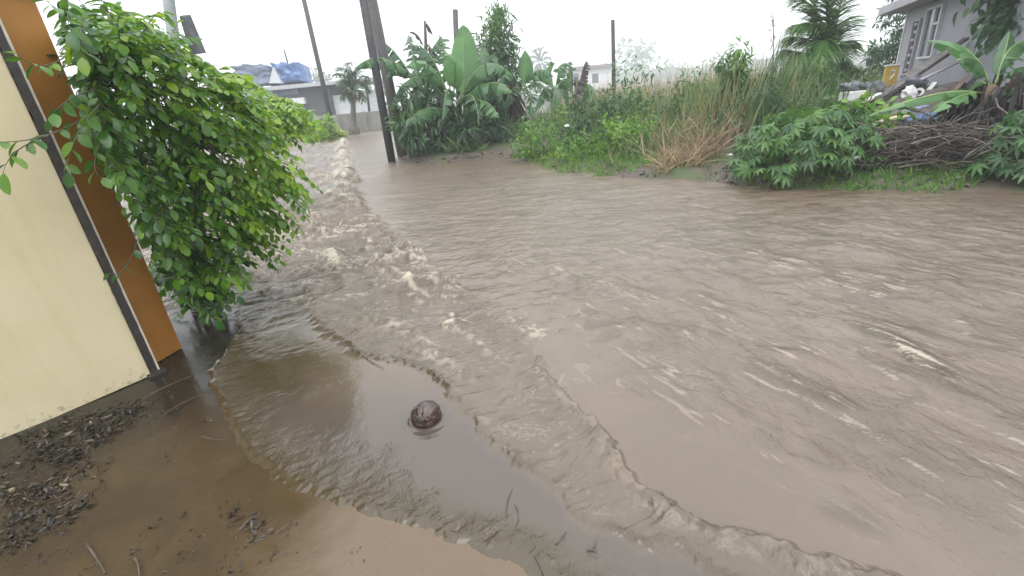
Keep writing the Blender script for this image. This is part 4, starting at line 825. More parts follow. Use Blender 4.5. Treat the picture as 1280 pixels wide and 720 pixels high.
# ------------------------------------------------------------------ hand-leaved shrubs, brush heap
cassava('hand_leaved_shrub', foot(1000, 236, 6.75), 1.0, .75, .85, 330, .2, 'leafy shrub with hand-shaped leaves at the water edge, left of the brush heap', tint=.64)
cassava('hand_leaved_shrub', foot(950, 222, 7.6), .5, .5, .55, 110, .18, 'smaller hand-leaved shrub at the water edge beside the dry grass and rubble', 'dark_leaf', .6)
cassava('hand_leaved_shrub', foot(1276, 240, 5.5), .62, .45, .72, 170, .19, 'hand-leaved shrub cut by the right edge, below the banana plant', 'mid_leaf', .4)
B('bush', 1058, 190, 7.9, .7, .62, 620, .12, .75, 'creeper', .58, 'light green broad leaved bush behind the hand-leaved shrub, left of the brush heap', OVAL, .4)
B('bush', 1012, 190, 8.6, .6, .7, 360, .14, .6, 'mid_leaf', .6, 'mid green bush between the reeds and the light broad leaved bush', OVAL, .4)
# dead branches, each one a thing
def heap_z(x, y, h_):      # the dome of the heap
    return h_
hc = foot(1135, 222, 6.35)
protos = []
for k in range(9):
    mb = MB(); Lb = rng.uniform(.7, 1.7); n = 12; a = np.linspace(0, 1, n); P = np.stack([(a - .5) * Lb, .10 * np.cumsum(rng.normal(0, .35, n)) * Lb / 2, .10 * np.cumsum(rng.normal(0, .3, n)) * Lb / 2 + .12 * Lb * np.sin(a * 3.1)], 1); P -= P.mean(0)
    r0 = rng.uniform(.008, .02); mb.tube(P, np.linspace(r0, r0 * .35, n), 6)
    for q in range(rng.integers(2, 5)):
        i = rng.integers(3, n - 1); d = nrm((P[i] - P[i - 1]) * 6 + rng.normal(0, .5, 3)); l2 = rng.uniform(.15, .5); mb.tube(through(P[i], P[i] + d * l2 * .5 + rng.normal(0, .02, 3), P[i] + d * l2 + rng.normal(0, .05, 3), 5), np.linspace(r0 * .55, r0 * .2, 5), 5)
    V = np.concatenate(mb.v); o = mb.build('dead_branch', M['twig']); protos.append(o)
BR = 'bare brown dead branch tangled in the brush heap at the water edge'
def place(o, first, loc, rot, sc_=1.0):
    if not first: o = o.copy(); COL.objects.link(o)
    o.location = loc; o.rotation_euler = rot; o.scale = (sc_,) * 3; return o
for k in range(130):
    u = rng.normal(0, .5, 2); u = np.clip(u, -1.15, 1.15); r2 = min(1, float(u @ u)); x = hc[0] + u[0] * 1.05 + .1; y = hc[1] + u[1] * .5 - .55 * u[0]
    z = G1(x, y) + .04 + rng.uniform(.1, 1) * .52 * (1 - .8 * r2)
    o = place(protos[k % 9], k < 9, (x, y, z), (rng.normal(0, .5), rng.normal(0, .28), rng.uniform(-.8, .5) if rng.uniform() < .7 else rng.uniform(0, 6.28)), rng.uniform(.6, 1.05))
    tag(o, BR, 'branch', 'dead branches of the brush heap')
mb = MB(); mb.tube(through(at(1085, 178, 6.6), at(1130, 160, 6.4), at(1166, 178, 6.3), 14), np.linspace(.03, .02, 14), 8); tag(mb.build('arched_branch', M['bark'], origin=at(1130, 165, 6.4)), 'thick dark branch arched over the top of the brush heap', 'branch')
t = MB(); n = 900; u = rng.normal(0, .5, (n, 2)); X_ = hc[0] + u[:, 0] * 1.1; Y_ = hc[1] + u[:, 1] * .55 - .5 * u[:, 0]; P = np.stack([X_, Y_, gz(X_, Y_) + .02 + rng.uniform(0, .3, n) * np.exp(-(u ** 2).sum(1) * 1.6)], 1)
t.leaves(P, nrm(rng.normal(0, 1, (n, 3)) * [1, 1, .4]), nrm(rng.normal(0, 1, (n, 3)) + zz), .1, .03, .45 + rng.normal(0, .25, n), LANCE, .3); tag(t.build('leaf_litter', M['dead_leaf']), 'dead leaves and twigs filling the brush heap', kind='stuff')

# ------------------------------------------------------------------ banana plant on the right with its skirt of dead leaves
YR = 6.9; b6 = banana_plant(1250, 200, YR, .95, .15, 'large banana plant at the right edge over a dark skirt of dead leaves', group=None)
C6 = (1243, 106)
for a, md_, e, dY, wd_, tn, kw in [
    ((1236, 102), (1205, 60), (1154, 52), .5, .17, .7, dict(tears=.06, fold=.35)),
    ((1234, 106), (1222, 76), (1195, 76), -.2, .15, .6, dict(tears=.1, fold=.8)),
    ((1236, 108), (1208, 104), (1172, 132), .2, .13, .72, dict(tears=.15, fold=.7)),
    ((1226, 118), (1170, 118), (1082, 146), -.3, .10, .75, dict(tears=.1, fold=.25)),
    ((1228, 116), (1196, 122), (1166, 142), -.5, .13, .8, dict(tears=.2, fold=.3)),
    ((1246, 104), (1262, 62), (1296, 50), .2, .2, .6, dict(tears=.15, fold=.6)),
    ((1250, 106), (1275, 84), (1310, 92), -.4, .2, .5, dict(tears=.2)),
    ((1248, 110), (1272, 112), (1300, 140), -.5, .18, .62, dict(tears=.3)),
    ((1244, 104), (1256, 66), (1262, 38), .6, .12, .5, dict(tears=.05, fold=.2)),
    ((1240, 108), (1216, 108), (1200, 146), .5, .14, .3, dict(tears=.4))]:
    px_leaf(b6, a, md_, e, YR, dY, wd_, tint=tn, **kw)
skirt(b6, at(1244, 134, YR), 900, .95, .06, 'dead_leaf', .66, tint=.2); skirt(b6, at(1244, 120, YR), 60, 1.0, .13, 'dead_leaf', .6, tint=.5)
# tree leaves overhanging the top right corner
tb_ = foot(1330, 150, 9.5); t = thing('tree', tb_, 'tree at the top right corner with leaves hanging before the grey house', 'tree'); lv, tr = MB(), MB(); tr.tube([tb_ - zz * .1, tb_ + zz * 1.5, at(1320, -10, 9.3)], [.12, .1, .06], 8)
for xx, yy in [(1262, 6), (1250, 24), (1275, 20), (1262, 38), (1290, 10), (1284, 40), (1270, -14), (1300, -20), (1255, -8), (1310, 20)]:
    c_ = at(xx, yy, 9.2 + rng.uniform(-.4, .4)); n = 60; P = c_ + rng.normal(0, .17, (n, 3)); D = nrm(rng.normal(0, .6, (n, 3)) + np.array([-.1, 0, -.7])); lv.leaves(P, D, nrm(rng.normal(0, 1, (n, 3)) + zz), .3 * rng.uniform(.6, 1.1, n), .1, .55 + rng.normal(0, .15, n), LANCE, .3)
    tr.tube(through(at(1320, 0, 9.3), (at(1320, -10, 9.3) + c_) / 2 + zz * .1, c_, 6), np.linspace(.04, .01, 6), 5)
lv.build('crown', M['dark_leaf'], t); tr.build('trunk', M['bark'], t)

# ------------------------------------------------------------------ grey house on the right
A = at(1135, 14, 15.0); hd = nrm(np.array([ray(925, 89)[0], ray(925, 89)[1], 0])); hd = -hd; hn_ = np.array([hd[1], -hd[0], 0.]);
if hn_ @ (CP - A) < 0: hn_ = -hn_
HZ = A[2]; gA = G1(A[0], A[1]); LH = 9.0; DH = 6.0
ht = thing('house', (A[0], A[1], gA), 'grey rendered house with two narrow windows under a flat eave', 'house')
def wp(x, y, off=0.0):
    d = ray(x, y); k = ((A + hn_ * off - CP) @ hn_) / (d @ hn_); return CP + d * k
mb = MB(); zc = (HZ + gA - .2) / 2; hh = (HZ - gA + .2) / 2; Ac = np.array([A[0], A[1], 0])
mb.box(Ac + hd * LH / 2 - hn_ * DH / 2 + zz * zc, hd * LH / 2, hn_ * DH / 2, zz * hh, bev=.01); mb.build('walls', M['house'], ht, smooth=False)
mb = MB(); mb.box(Ac + hd * (LH / 2) - hn_ * (DH / 2 - .12) + zz * (HZ + .12), hd * (LH / 2 + .75), hn_ * (DH / 2 + .45), zz * .11, bev=.012); mb.build('roof', M['fascia'], ht, smooth=False)
mb = MB(); mb.box(Ac + hd * .06 + hn_ * .004 + zz * zc, hd * .06, hn_ * .02, zz * (hh - .01)); mb.build('corner_trim', M['wframe'], ht, smooth=False)
def window(x0, x1, ytop, ybot, label=None, vent=False):
    a = wp(x0, ytop, .02); c_ = wp(x1, ytop, .02); s0, s1 = (a - A) @ hd, (c_ - A) @ hd; zt = (a[2] + c_[2]) / 2; zb = wp((x0 + x1) / 2 - 10, ybot, .02)[2]
    cc = Ac + hd * (s0 + s1) / 2 + zz * (zt + zb) / 2; hw = abs(s1 - s0) / 2; hgt = abs(zt - zb) / 2
    mb = MB(); e = .028
    for k in (-1, 1): mb.box(cc + hd * k * (hw + e) + hn_ * .03, hd * e, hn_ * .04, zz * (hgt + .05)); mb.box(cc + zz * k * (hgt + .025) + hn_ * .03, hd * (hw - .002), hn_ * .036, zz * .025)
    if vent:
        for k in range(7): mb.box(cc + zz * hgt * (-.86 + .29 * k) + hn_ * .03 + hd * hw * (.25 if k % 2 else -.25), hd * hw * .5, hn_ * .03, zz * hgt * .05)
    else: mb.box(cc + hd * hw * .12 + hn_ * .03, hd * .03, hn_ * .03, zz * (hgt - .002)); mb.box(cc + zz * hgt * .35 - hd * hw * -.55 + hn_ * .028, hd * hw * .38, hn_ * .022, zz * .025)
    f_ = mb.build('window', M['wframe'] if not vent else M['fascia'], ht, smooth=False)
    if label: f_['label'] = label
    mb = MB(); mb.box(cc + hn_ * .006, hd * hw, hn_ * .008, zz * hgt); mb.build('pane', M['glass'], f_, smooth=False)
window(1145, 1152, 26, 92, 'narrow slatted vent window', True); window(1163, 1180, 10, 70, 'taller window with pale frame')

# ------------------------------------------------------------------ junk heaped in front of the house
def plank(a, e, wd_, th, mat, label, name='plank', cat='plank', group=None):
    a, e = np.asarray(a), np.asarray(e); d = nrm(e - a); s = nrm(np.cross(d, zz)); u_ = np.cross(s, d); mb = MB(); c_ = (a + e) / 2
    mb.box(c_, d * np.linalg.norm(e - a) / 2, s * wd_ / 2, u_ * th / 2, bev=min(.006, th / 4)); return tag(mb.build(name, M[mat], origin=c_, smooth=False), label, cat, group)
mh = MB(); nx_ = 26; XX, YY = np.meshgrid(np.linspace(-1, 1, nx_), np.linspace(-1, 1, nx_)); jc = foot(1120, 150, 9.6); RR = np.clip(1 - XX ** 2 - YY ** 2, 0, 1)
VX, VY = jc[0] + XX * 1.9, jc[1] + YY * 1.2 - .6 * XX; VZ = gz(VX, VY) - .05 + RR ** .7 * .55 + .09 * fbm(VX * 5, VY * 5, 3) * RR
i = np.arange(nx_ - 1)[:, None] * nx_ + np.arange(nx_ - 1)[None]; fc = np.stack([i, i + 1, i + nx_ + 1, i + nx_], -1).reshape(-1, 4); mo = raw_mesh('rubble_mound', np.stack([VX, VY, VZ], -1).reshape(-1, 3), fc, M['rubble']); tag(mo, 'mound of grey rubble under the junk in front of the house', kind='structure')
plank(at(1092, 128, 9.3), at(1196, 58, 9.9), .16, .07, 'plank', 'long dark beam sloping up from the junk towards the house wall')
plank(at(1130, 96, 9.8), at(1182, 66, 10.2), .14, .05, 'plank', 'short dark board lying above the long sloping beam')
plank(at(1128, 102, 9.6), at(1208, 48, 10.4), .1, .05, 'plank', 'thin dark board ending highest against the grey wall')
plank(at(1150, 126, 9.2), at(1169, 103, 9.4), .08, .03, 'offwhite', 'pale slat leaning right of the junk, beside the banana leaves')
plank(at(1083, 126, 9.1), at(1100, 117, 9.2), .09, .04, 'offwhite', 'pale slat lying at the low end of the long beam')
plank(at(1150, 100, 9.4), at(1196, 78, 9.8), .1, .03, 'fascia', 'grey plank lying right of the long beam, behind the banana leaf')
def jbox(name, x, y, Y, sx_, sy_, sz_, rot, mat, label, cat, tilt=0.0, extra=None):
    c_ = at(x, y, Y); t = thing(name, c_, label, cat); cr, sr_ = math.cos(rot), math.sin(rot); ax = np.array([cr, sr_, tilt]); ay = np.array([-sr_, cr, 0]); az = nrm(np.cross(ax, ay)); ax = nrm(ax)
    mb = MB(); mb.box(c_, ax * sx_, ay * sy_, az * sz_, bev=min(sx_, sy_, sz_) * .18); mb.build('body', M[mat], t, smooth=False); return t, c_, ax, ay, az
t, c_, ax, ay, az = jbox('yellow_sheet', 1113, 95, 10.2, .17, .02, .2, .2, 'yellow', 'yellow metal sheet with a white hook mark standing behind the long beam', 'sheet')
fr = ay if ay @ (CP - c_) > 0 else -ay
mb = MB(); hk = [c_ + fr * .026 + ax * (.05 * math.cos(a) + .01) + az * (.06 * math.sin(a) + .05) for a in np.linspace(2.4, -1.5, 9)] + [c_ + fr * .026 + ax * -.02 - az * .07]; mb.tube(hk, .011, 6); mb.build('hook_mark', M['offwhite'], t)
mb = MB(); mb.box(c_ + az * .205, ax * .185, ay * .035, az * .012); mb.build('rim', M['offwhite'], t, smooth=False)
t, c_, ax, ay, az = jbox('crate', 1065, 120, 9.2, .17, .13, .085, .1, 'offwhite', 'dirty white crate under a dark bundle, left end of the junk', 'crate')
mb = MB()
for k in (-.5, 0, .5): mb.box(c_ + ax * .17 * k + ay * 0, ax * .01, ay * .135, az * .088)
mb.build('ribs', M['offwhite'], t, smooth=False)
def lump(name, x, y, Y, r3, mat, label, cat, seed=1):
    c_ = at(x, y, Y); n = 18; th = np.linspace(0, math.pi, n); ph = np.linspace(0, 2 * math.pi, 2 * n, endpoint=False); TT, PP = np.meshgrid(th, ph, indexing='ij')
    d = np.stack([np.sin(TT) * np.cos(PP), np.sin(TT) * np.sin(PP), np.cos(TT)], -1); k = 1 + .9 * fbm(d[..., 0] * 2.2 + d[..., 2] * 1.3 + seed * 7, d[..., 1] * 2.2 - d[..., 2] * 1.2, seed, 5, .65)
    V = c_ + d * k[..., None] * np.array(r3); nn = 2 * n; fc = [(a * nn + b_, (a + 1) * nn + b_, (a + 1) * nn + (b_ + 1) % nn, a * nn + (b_ + 1) % nn) for a in range(n - 1) for b_ in range(nn)]
    mb = MB(); mb.add(V.reshape(-1, 3), fc); return tag(mb.build(name, M[mat], origin=c_), label, cat)
lump('bundle', 1062, 109, 9.3, (.22, .16, .085), 'grey', 'dark grey bundle lying on the dirty white crate', 'bundle', 2)
lump('sack', 1091, 115, 9.5, (.15, .14, .17), 'grey', 'slumped grey sack beside the white crate', 'sack', 3)
lump('sack', 1136, 118, 9.2, (.12, .1, .12), 'offwhite', 'pale plastic sack in the junk below the long beam', 'sack', 4)
lump('bundle', 1141, 104, 9.5, (.24, .16, .12), 'grey', 'dark tangle of scrap right of the long beam', 'bundle', 6)
lump('tarp', 1150, 150, 8.1, (.22, .14, .09), 'blue', 'crumpled blue tarp above the brush heap', 'tarp', 5)
plank(at(1094, 154, 8.0), at(1132, 144, 8.2), .2, .02, 'tan', 'tan board lying above the brush heap, left of the blue tarp', 'board', 'board')
plank(at(1130, 140, 8.4), at(1158, 132, 8.5), .16, .02, 'bluegrey', 'grey plastic panel behind the blue tarp', 'board', 'board')
plank(at(1122, 133, 9.0), at(1146, 124, 9.1), .1, .05, 'offwhite', 'white block lying below the reel', 'block', 'block')
t = thing('reel', at(1149, 115, 9.1), 'small white reel with a dark hub in the junk heap', 'reel'); rc = at(1149, 115, 9.1); vd = nrm(CP - rc); mb = MB(); mb.tube([rc - vd * .05, rc + vd * .02], .075, 18); mb.build('flange', M['offwhite'], t, smooth=False)
mb = MB(); mb.tube([rc + vd * .021, rc + vd * .04], .032, 14); mb.build('hub', M['black'], t, smooth=False)
B('tree', 1106, 112, 17.5, .9, 2.9, 2600, .2, .35, 'dark_leaf', .5, 'dark leafy tree behind the yellow sheet, at the left corner of the house', LANCE, .4, 'tree')

# ------------------------------------------------------------------ shacks, wall and hazy buildings in the distance
YS = 40.0
def hbox(parent, name, x0, x1, yt, yb, Y, dep, mat, bev=0.0, rot=0.0):
    a = at(x0, yt, Y); e = at(x1, yt, Y); zt = (a[2] + e[2]) / 2; zb = at((x0 + x1) / 2, yb, Y)[2]
    if zb > zt: zb, zt = zt, zb
    mb = MB(); mb.box(np.array([(a[0] + e[0]) / 2, Y + dep / 2, (zt + zb) / 2]), (abs(e[0] - a[0]) / 2, 0, 0), (0, dep / 2, 0), (0, 0, (zt - zb) / 2), bev=bev); return mb.build(name, M[mat], parent, smooth=False)
sk = thing('shack', foot(390, 150, YS + 2), 'dark clad shack under a long flat zinc roof at the far end of the flood', 'shack')
hbox(sk, 'walls', 306, 412, 110, 152, YS, 5, 'darkwall'); hbox(sk, 'roof', 300, 466, 104, 109, YS - .7, 7, 'zinc', .02)
hbox(sk, 'counter', 350, 380, 123, 131, YS - .5, .45, 'offwhite'); hbox(sk, 'wall_panel', 340, 372, 112, 119, YS - .06, .05, 'bluegrey'); hbox(sk, 'boarded_wall', 412, 472, 117, 146, YS + .2, .3, 'whiteboards'); hbox(sk, 'side_room', 292, 338, 109, 124, YS - .3, .25, 'offwhite')
for xx in (413, 463): 
    q0 = at(xx, 150, YS - .5); q1 = at(xx - 5, 108, YS - .5); mb = MB(); mb.tube([q0, q1], .1, 6); mb.build('post', M['pole_dark'], sk)
def tarp(x0, x1, yt, yb, Y, mat, label, seed):
    a, e = at(x0, yt, Y), at(x1, yt, Y); zb = at((x0 + x1) / 2, yb, Y)[2]; n = 16; u_, v_ = np.meshgrid(np.linspace(0, 1, n), np.linspace(0, 1, n)); c_ = (a + e) / 2
    mb = MB(); XX = a[0] + (e[0] - a[0]) * u_; ZZ = zb + (a[2] + (e[2] - a[2]) * u_ - zb) * v_
    dd = .35 * fbm(u_ * 4 + seed, v_ * 4, seed); V = []; n2 = n * n
    F_ = np.stack([XX + .25 * dd, Y - .3 + dd, ZZ + .18 * fbm(u_ * 5, v_ * 2 + 9, seed)], -1).reshape(-1, 3); Bk = np.stack([XX, Y + 1.8 + dd, ZZ * 1.0 - .2], -1).reshape(-1, 3)
    i = np.arange(n - 1)[:, None] * n + np.arange(n - 1)[None]; q = np.stack([i, i + 1, i + n + 1, i + n], -1).reshape(-1, 4).tolist(); fc = q + [[a_ + n2 for a_ in r[::-1]] for r in q]
    rim = list(range(n)) + [k * n + n - 1 for k in range(1, n)] + [n * n - 1 - k for k in range(1, n)] + [k * n for k in range(n - 2, 0, -1)]
    fc += [[rim[k], rim[k - 1], rim[k - 1] + n2, rim[k] + n2] for k in range(len(rim))]
    mb.add(np.concatenate([F_, Bk]), fc); return tag(mb.build('tarp', M[mat], origin=c_), label, 'tarp')
tarp(292, 338, 81, 106, YS + .6, 'bluegrey', 'faded grey blue tarp draped on the shack roof, left of the bluer one', 3); tarp(341, 375, 79, 103, YS + .4, 'blue', 'bluer crumpled tarp on the shack roof beside the faded one', 8)
mb = MB(); q = [at(336, 104, YS - .3), at(352, 104, YS - .3), at(341, 84, YS - .3)]; q2 = [p + np.array([0, 1.6, 0]) for p in q]; mb.add(q + q2, [(0, 1, 2), (5, 4, 3), (0, 3, 4, 1), (1, 4, 5, 2), (2, 5, 3, 0)]); tag(mb.build('gable', M['wframe'], origin=q[0], smooth=False), 'white triangular gable sheet standing between the two tarps', 'sheet')
pole('mast', at(360, 80, YS + 1), at(355, 62, YS + 1), .06, .05, 'pole_dark', 'thin mast sticking up above the bluer tarp', 6); pole('mast', at(396, 104, YS + 1), at(388, 82, YS + 1), .06, .05, 'pole_grey', 'pale thin mast on the zinc roof right of the tarps', 6)
lw = thing('low_wall', at(455, 166, 34), 'low grey concrete wall at the end of the flooded road', 'wall'); a, e = gp(424, 167), gp(492, 167)
hb = at(455, 140, 34)[2]; mb = MB(); mb.box((np.array([-14.5, 34.2, 0]) + np.array([-3.2, 34.2, 0])) / 2 + zz * (hb / 2 - .2), (5.65, 0, 0), (0, .12, 0), (0, 0, hb / 2 + .2), bev=.02); mb.build('panel', M['concrete'], lw, smooth=False)
for xx in (-12.6, -10.8, -9.0, -7.2, -5.4): mb = MB(); mb.box((xx, 34.03, hb / 2 - .15), (.1, 0, 0), (0, .06, 0), (0, 0, hb / 2 + .18), bev=.01); mb.build('pier', M['concrete'], lw, smooth=False)
def spray_shrub(pts, d0, dsp, foot_px, n, Lf, tint, label, hubs, mat):
    f_ = gp(*foot_px); t = thing('leafy_shrub', f_, label, 'shrub'); lv, tw, tr = MB(), MB(), MB(); hub = [depth_pt(*q) for q in hubs]
    for hpt in hub: tr.tube(through(f_ - zz * .1, (f_ + hpt) / 2 + zz * .25, hpt, 8), np.linspace(.03, .01, 8), 6)
    k = 0; xs_, ys_ = [q[0] for q in pts], [q[1] for q in pts]
    while k < n:
        x, y = rng.uniform(min(xs_), max(xs_)), rng.uniform(min(ys_), max(ys_))
        if not in_poly(x, y, pts): continue
        p = depth_pt(x, y, d0 + rng.uniform(-dsp, dsp)); hpt = min(hub, key=lambda q: np.linalg.norm(q - p)); D = nrm(nrm(p - hpt) * .7 + np.array([.5, -.05, -.35]) + rng.normal(0, .3, 3)); Lt = rng.uniform(.3, .55)
        twig_leaves(lv, tw, through(p - D * Lt * .6, p + zz * .03, p + D * Lt * .4 - zz * .05, 6), rng.integers(8, 13), Lf, Lf * .58, tint + rng.normal(0, .1), .3); k += 1
        if k % 3 == 0: tw.tube(through(hpt, (hpt + p) / 2 + rng.normal(0, .08, 3), p, 6), np.linspace(.01, .004, 6), 4, cap=False)
    lv.build('crown', M[mat], t); tr.build('trunk', M['bark'], t); tw.build('branches', M['bark'], t)
spray_shrub([(300, 104), (322, 110), (338, 118), (362, 128), (384, 138), (394, 150), (392, 166), (372, 172), (340, 176), (310, 176)], 8.2, .6, (312, 224), 150, .12, .62, 'light yellow green shrub reaching over the flood behind the big dark shrub', [(320, 150, 8.2), (350, 156, 8.2)], 'shrub_light')
B('bush', 409, 168, 27, .95, 1.35, 520, .3, .6, 'shrub_light', .7, 'small yellow green bush at the left end of the low concrete wall', OVAL, .3)
lump('plastic_heap', 394, 158, 27, (.34, .25, .42), 'bluegrey', 'heap of pale blue plastic at the water edge left of the low wall', 'heap', 12)
hs_ = thing('far_house', at(728, 105, 105), 'low pale house almost lost in the haze behind the thin black pole', 'house'); hbox(hs_, 'walls', 706, 764, 86, 122, 105, 5, 'offwhite'); hbox(hs_, 'roof', 700, 768, 82, 86, 104.2, 9, 'rooftile', .02)
for xx in (716, 740): f_ = hbox(hs_, 'window', xx, xx + 8, 92, 104, 104.97, .06, 'glass')
hs2 = thing('far_house', at(690, 125, 27), 'pale zinc shed behind the banana plants', 'shed'); hbox(hs2, 'walls', 664, 712, 122, 158, 27, 3, 'offwhite'); hbox(hs2, 'roof', 660, 716, 117, 122, 26.6, 4, 'zinc', .02)
def far_tree(x, yb, Y, rx, h_, tint, label): B('far_tree', x, yb, Y, rx, h_, 700, h_ * .13, .5, 'mid_leaf', tint, label, SMALL, .2, 'tree', stems=4)
far_tree(790, 106, 250, 10, 24, .5, 'round pale tree rising from the hazy tree line behind the thin black pole'); far_tree(865, 104, 260, 16, 9, .5, 'low hazy tree on the horizon left of the tall sapling'); far_tree(830, 104, 240, 14, 9, .5, 'low hazy tree on the horizon right of the round pale tree'); far_tree(940, 96, 260, 20, 7, .5, 'low hazy tree on the horizon behind the seed stalk')
far_tree(408, 136, 130, 7, 9, .5, 'hazy tree behind the zinc roof, left of the leaning poles'); far_tree(462, 130, 110, 5, 7, .5, 'hazy tree just left of the twin poles behind the boarded wall')
for k in range(16):
    x = 690 + 18.5 * k + rng.uniform(-9, 9); h_ = rng.uniform(4, 9); o = B('far_tree', x, 110 - (x - 690) * .09, rng.uniform(190, 240), h_ * 1.1, h_, 260, h_ * .16, .5, 'mid_leaf', .5, 'one of the distant hazy trees making up the low tree line on the horizon', SMALL, .2, 'tree', stems=3, group='trees of the distant tree line')
hl = MB(); n = 220; XX = np.linspace(-40, 290, n); hV = np.concatenate([np.stack([XX, np.full(n, 210.) + 20 * np.sin(XX * .02), np.full(n, -.5)], 1), np.stack([XX, np.full(n, 235.), np.clip(5 * np.sin((XX + 40) / 330 * math.pi) ** .8 * (1 + .5 * fbm(XX * .06, XX * 0, 4)), 0, 9)], 1), np.stack([XX, np.full(n, 300.), np.full(n, -.5)], 1)])
hl.add(hV, [(r * n + k, r * n + k + 1, (r + 1) * n + k + 1, (r + 1) * n + k) for r in range(2) for k in range(n - 1)]); tag(hl.build('hill', M['ground']), kind='structure')

# ------------------------------------------------------------------ things in the water and on the apron
def husk():
    c_ = gp(534, 524) + zz * .026; n = 40; th = np.linspace(0, math.pi, n); ph = np.linspace(0, 2 * math.pi, 2 * n, endpoint=False); TT, PP = np.meshgrid(th, ph, indexing='ij')
    d = np.stack([np.sin(TT) * np.cos(PP), np.sin(TT) * np.sin(PP), np.cos(TT)], -1)
    k = 1 + .05 * np.cos(3 * PP) * np.sin(TT) + .07 * fbm(PP * 0 + d[..., 0] * 6, d[..., 1] * 6 + d[..., 2] * .7, 3, 4) + .03 * np.abs(vnoise(d[..., 0] * 14, d[..., 1] * 14, 8)); k *= 1 - .18 * np.clip(np.cos(TT), 0, 1) ** 3
    axz = nrm(np.array([-.12, -.75, .30])); axx = nrm(np.cross(axz, zz)); axy = np.cross(axz, axx)
    L_ = d * k[..., None] * np.array([.078, .078, .1]); V = c_ + L_[..., :1] * axx + L_[..., 1:2] * axy + L_[..., 2:] * axz; nn = 2 * n
    fc = [(a * nn + b_, (a + 1) * nn + b_, (a + 1) * nn + (b_ + 1) % nn, a * nn + (b_ + 1) % nn) for a in range(n - 1) for b_ in range(nn)]
    t = thing('coconut', c_, 'wet dark brown coconut husk floating in the calm shallow water', 'coconut'); mb = MB(); mb.add(V.reshape(-1, 3), fc); mb.build('husk', M['coconut'], t)
    tip = c_ + axz * .087; mb = MB(); q = np.linspace(0, 6.283, 14, endpoint=False); mb.add(np.concatenate([[tip + axz * -.012 - zz * .012], np.array([tip - zz * .012 + axx * .03 * math.cos(a) * (1 + .15 * math.sin(3 * a)) + axy * .02 * math.sin(a) + axz * .004 for a in q])]), [(0, 1 + k, 1 + (k + 1) % 14) for k in range(14)]); mb.build('eye', M['hole'], t)
    fb = MB(); m_ = 60; a = rng.uniform(0, 6.283, m_); th_ = rng.uniform(.5, 2.3, m_); dd = np.stack([np.sin(th_) * np.cos(a), np.sin(th_) * np.sin(a), np.cos(th_)], 1); W3 = lambda q: q[:, :1] * axx + q[:, 1:2] * axy + q[:, 2:] * axz
    fb.leaves(c_ + W3(dd * np.array([.0775, .0775, .099]) * .99), W3(np.stack([dd[:, 0] * -dd[:, 2], dd[:, 1] * -dd[:, 2], 1 - dd[:, 2] ** 2], 1) + .12 * np.cross(dd, rng.normal(0, 1, (m_, 3)))), W3(dd), .055, .006, .5, BLADE, .3); fb.build('fibres', M['coconut'], t)
husk()
mb = MB(); c_ = gp(892, 390, .012); n = 12; a = np.linspace(-1, 1, n); V = []
for k, q in enumerate(a): wv = .028 * (1 - q * q) ** .7 + .001; V += [c_ + np.array([q * .1, wv - q * .03, .012 + .012 * q * q]), c_ + np.array([q * .1, -q * .03, .006]), c_ + np.array([q * .1, -wv - q * .03, .012])]
mb.add(V, [(k * 3 + b_, k * 3 + b_ + 1, k * 3 + b_ + 4, k * 3 + b_ + 3) for k in range(n - 1) for b_ in (0, 1)]); o = mb.build('floating_leaf', M['leaf_float'], origin=c_); sm = o.modifiers.new('thickness', 'SOLIDIFY'); sm.thickness = .003; tag(o, 'orange brown leaf carried on the smooth brown stream', 'leaf')
# twigs lying singly on the apron and in the shallows
tk = 'twigs lying on the wet apron'
def twig(pts, r, label, zoff=.008):
    mat = 'bark' if ('dark' in label or 'faint' in label) else 'twig'
    P = [gp(*q) + zz * (zoff + r) for q in pts]; mb = MB(); P = np.array(P); P = through(P[0], P[1], P[2], 8) if len(P) == 3 else P; mb.tube(P, np.linspace(r, r * .5, len(P)), 6); i = len(P) // 2
    d = nrm(P[i] - P[i - 1] + rng.normal(0, .004, 3)); mb.tube([P[i], P[i] + d * .03 + rng.normal(0, .012, 3) * [1, 1, .3]], [r * .6, r * .3], 5); tag(mb.build('twig', M[mat], origin=P[i]), label, 'twig')
twig([(110, 683), (122, 700), (133, 719)], .005, 'dark curved stick at the bottom edge, left of the other sticks'); twig([(170, 700), (174, 708), (176, 724)], .005, 'short dark stick upright in the photo at the bottom edge')
twig([(250, 547), (268, 551), (286, 552)], .003, 'thin dark twig lying alone on the wet apron between wall and stream'); twig([(180, 500), (215, 482), (240, 472)], .004, 'dark twig pointing from the wall foot towards the stream'); twig([(205, 520), (230, 505), (256, 494)], .003, 'longer faint twig parallel to the wall foot, nearer the stream')
twig([(632, 654), (634, 632), (641, 612)], .0022, 'pale thin straw lying in the calm pinkish water, left straw'); twig([(644, 660), (648, 646), (643, 632)], .002, 'short pale straw beside the longer pale straw'); twig([(694, 682), (700, 676), (708, 666)], .0025, 'small pale twig right of the two straws'); twig([(734, 690), (740, 690), (746, 690)], .004, 'small dark twig lying crosswise near the bottom edge')
twig([(668, 697), (676, 712), (682, 724)], .003, 'pale stick at the bottom edge on the calm water'); twig([(445, 440), (462, 452), (480, 462)], .004, 'dark twig at the edge of the rough water above the coconut'); twig([(300, 665), (312, 652), (318, 646)], .003, 'small brown twig among litter at the bottom of the apron'); twig([(345, 668), (358, 660), (364, 652)], .0025, 'pale thin twig right of the litter patch on the apron')
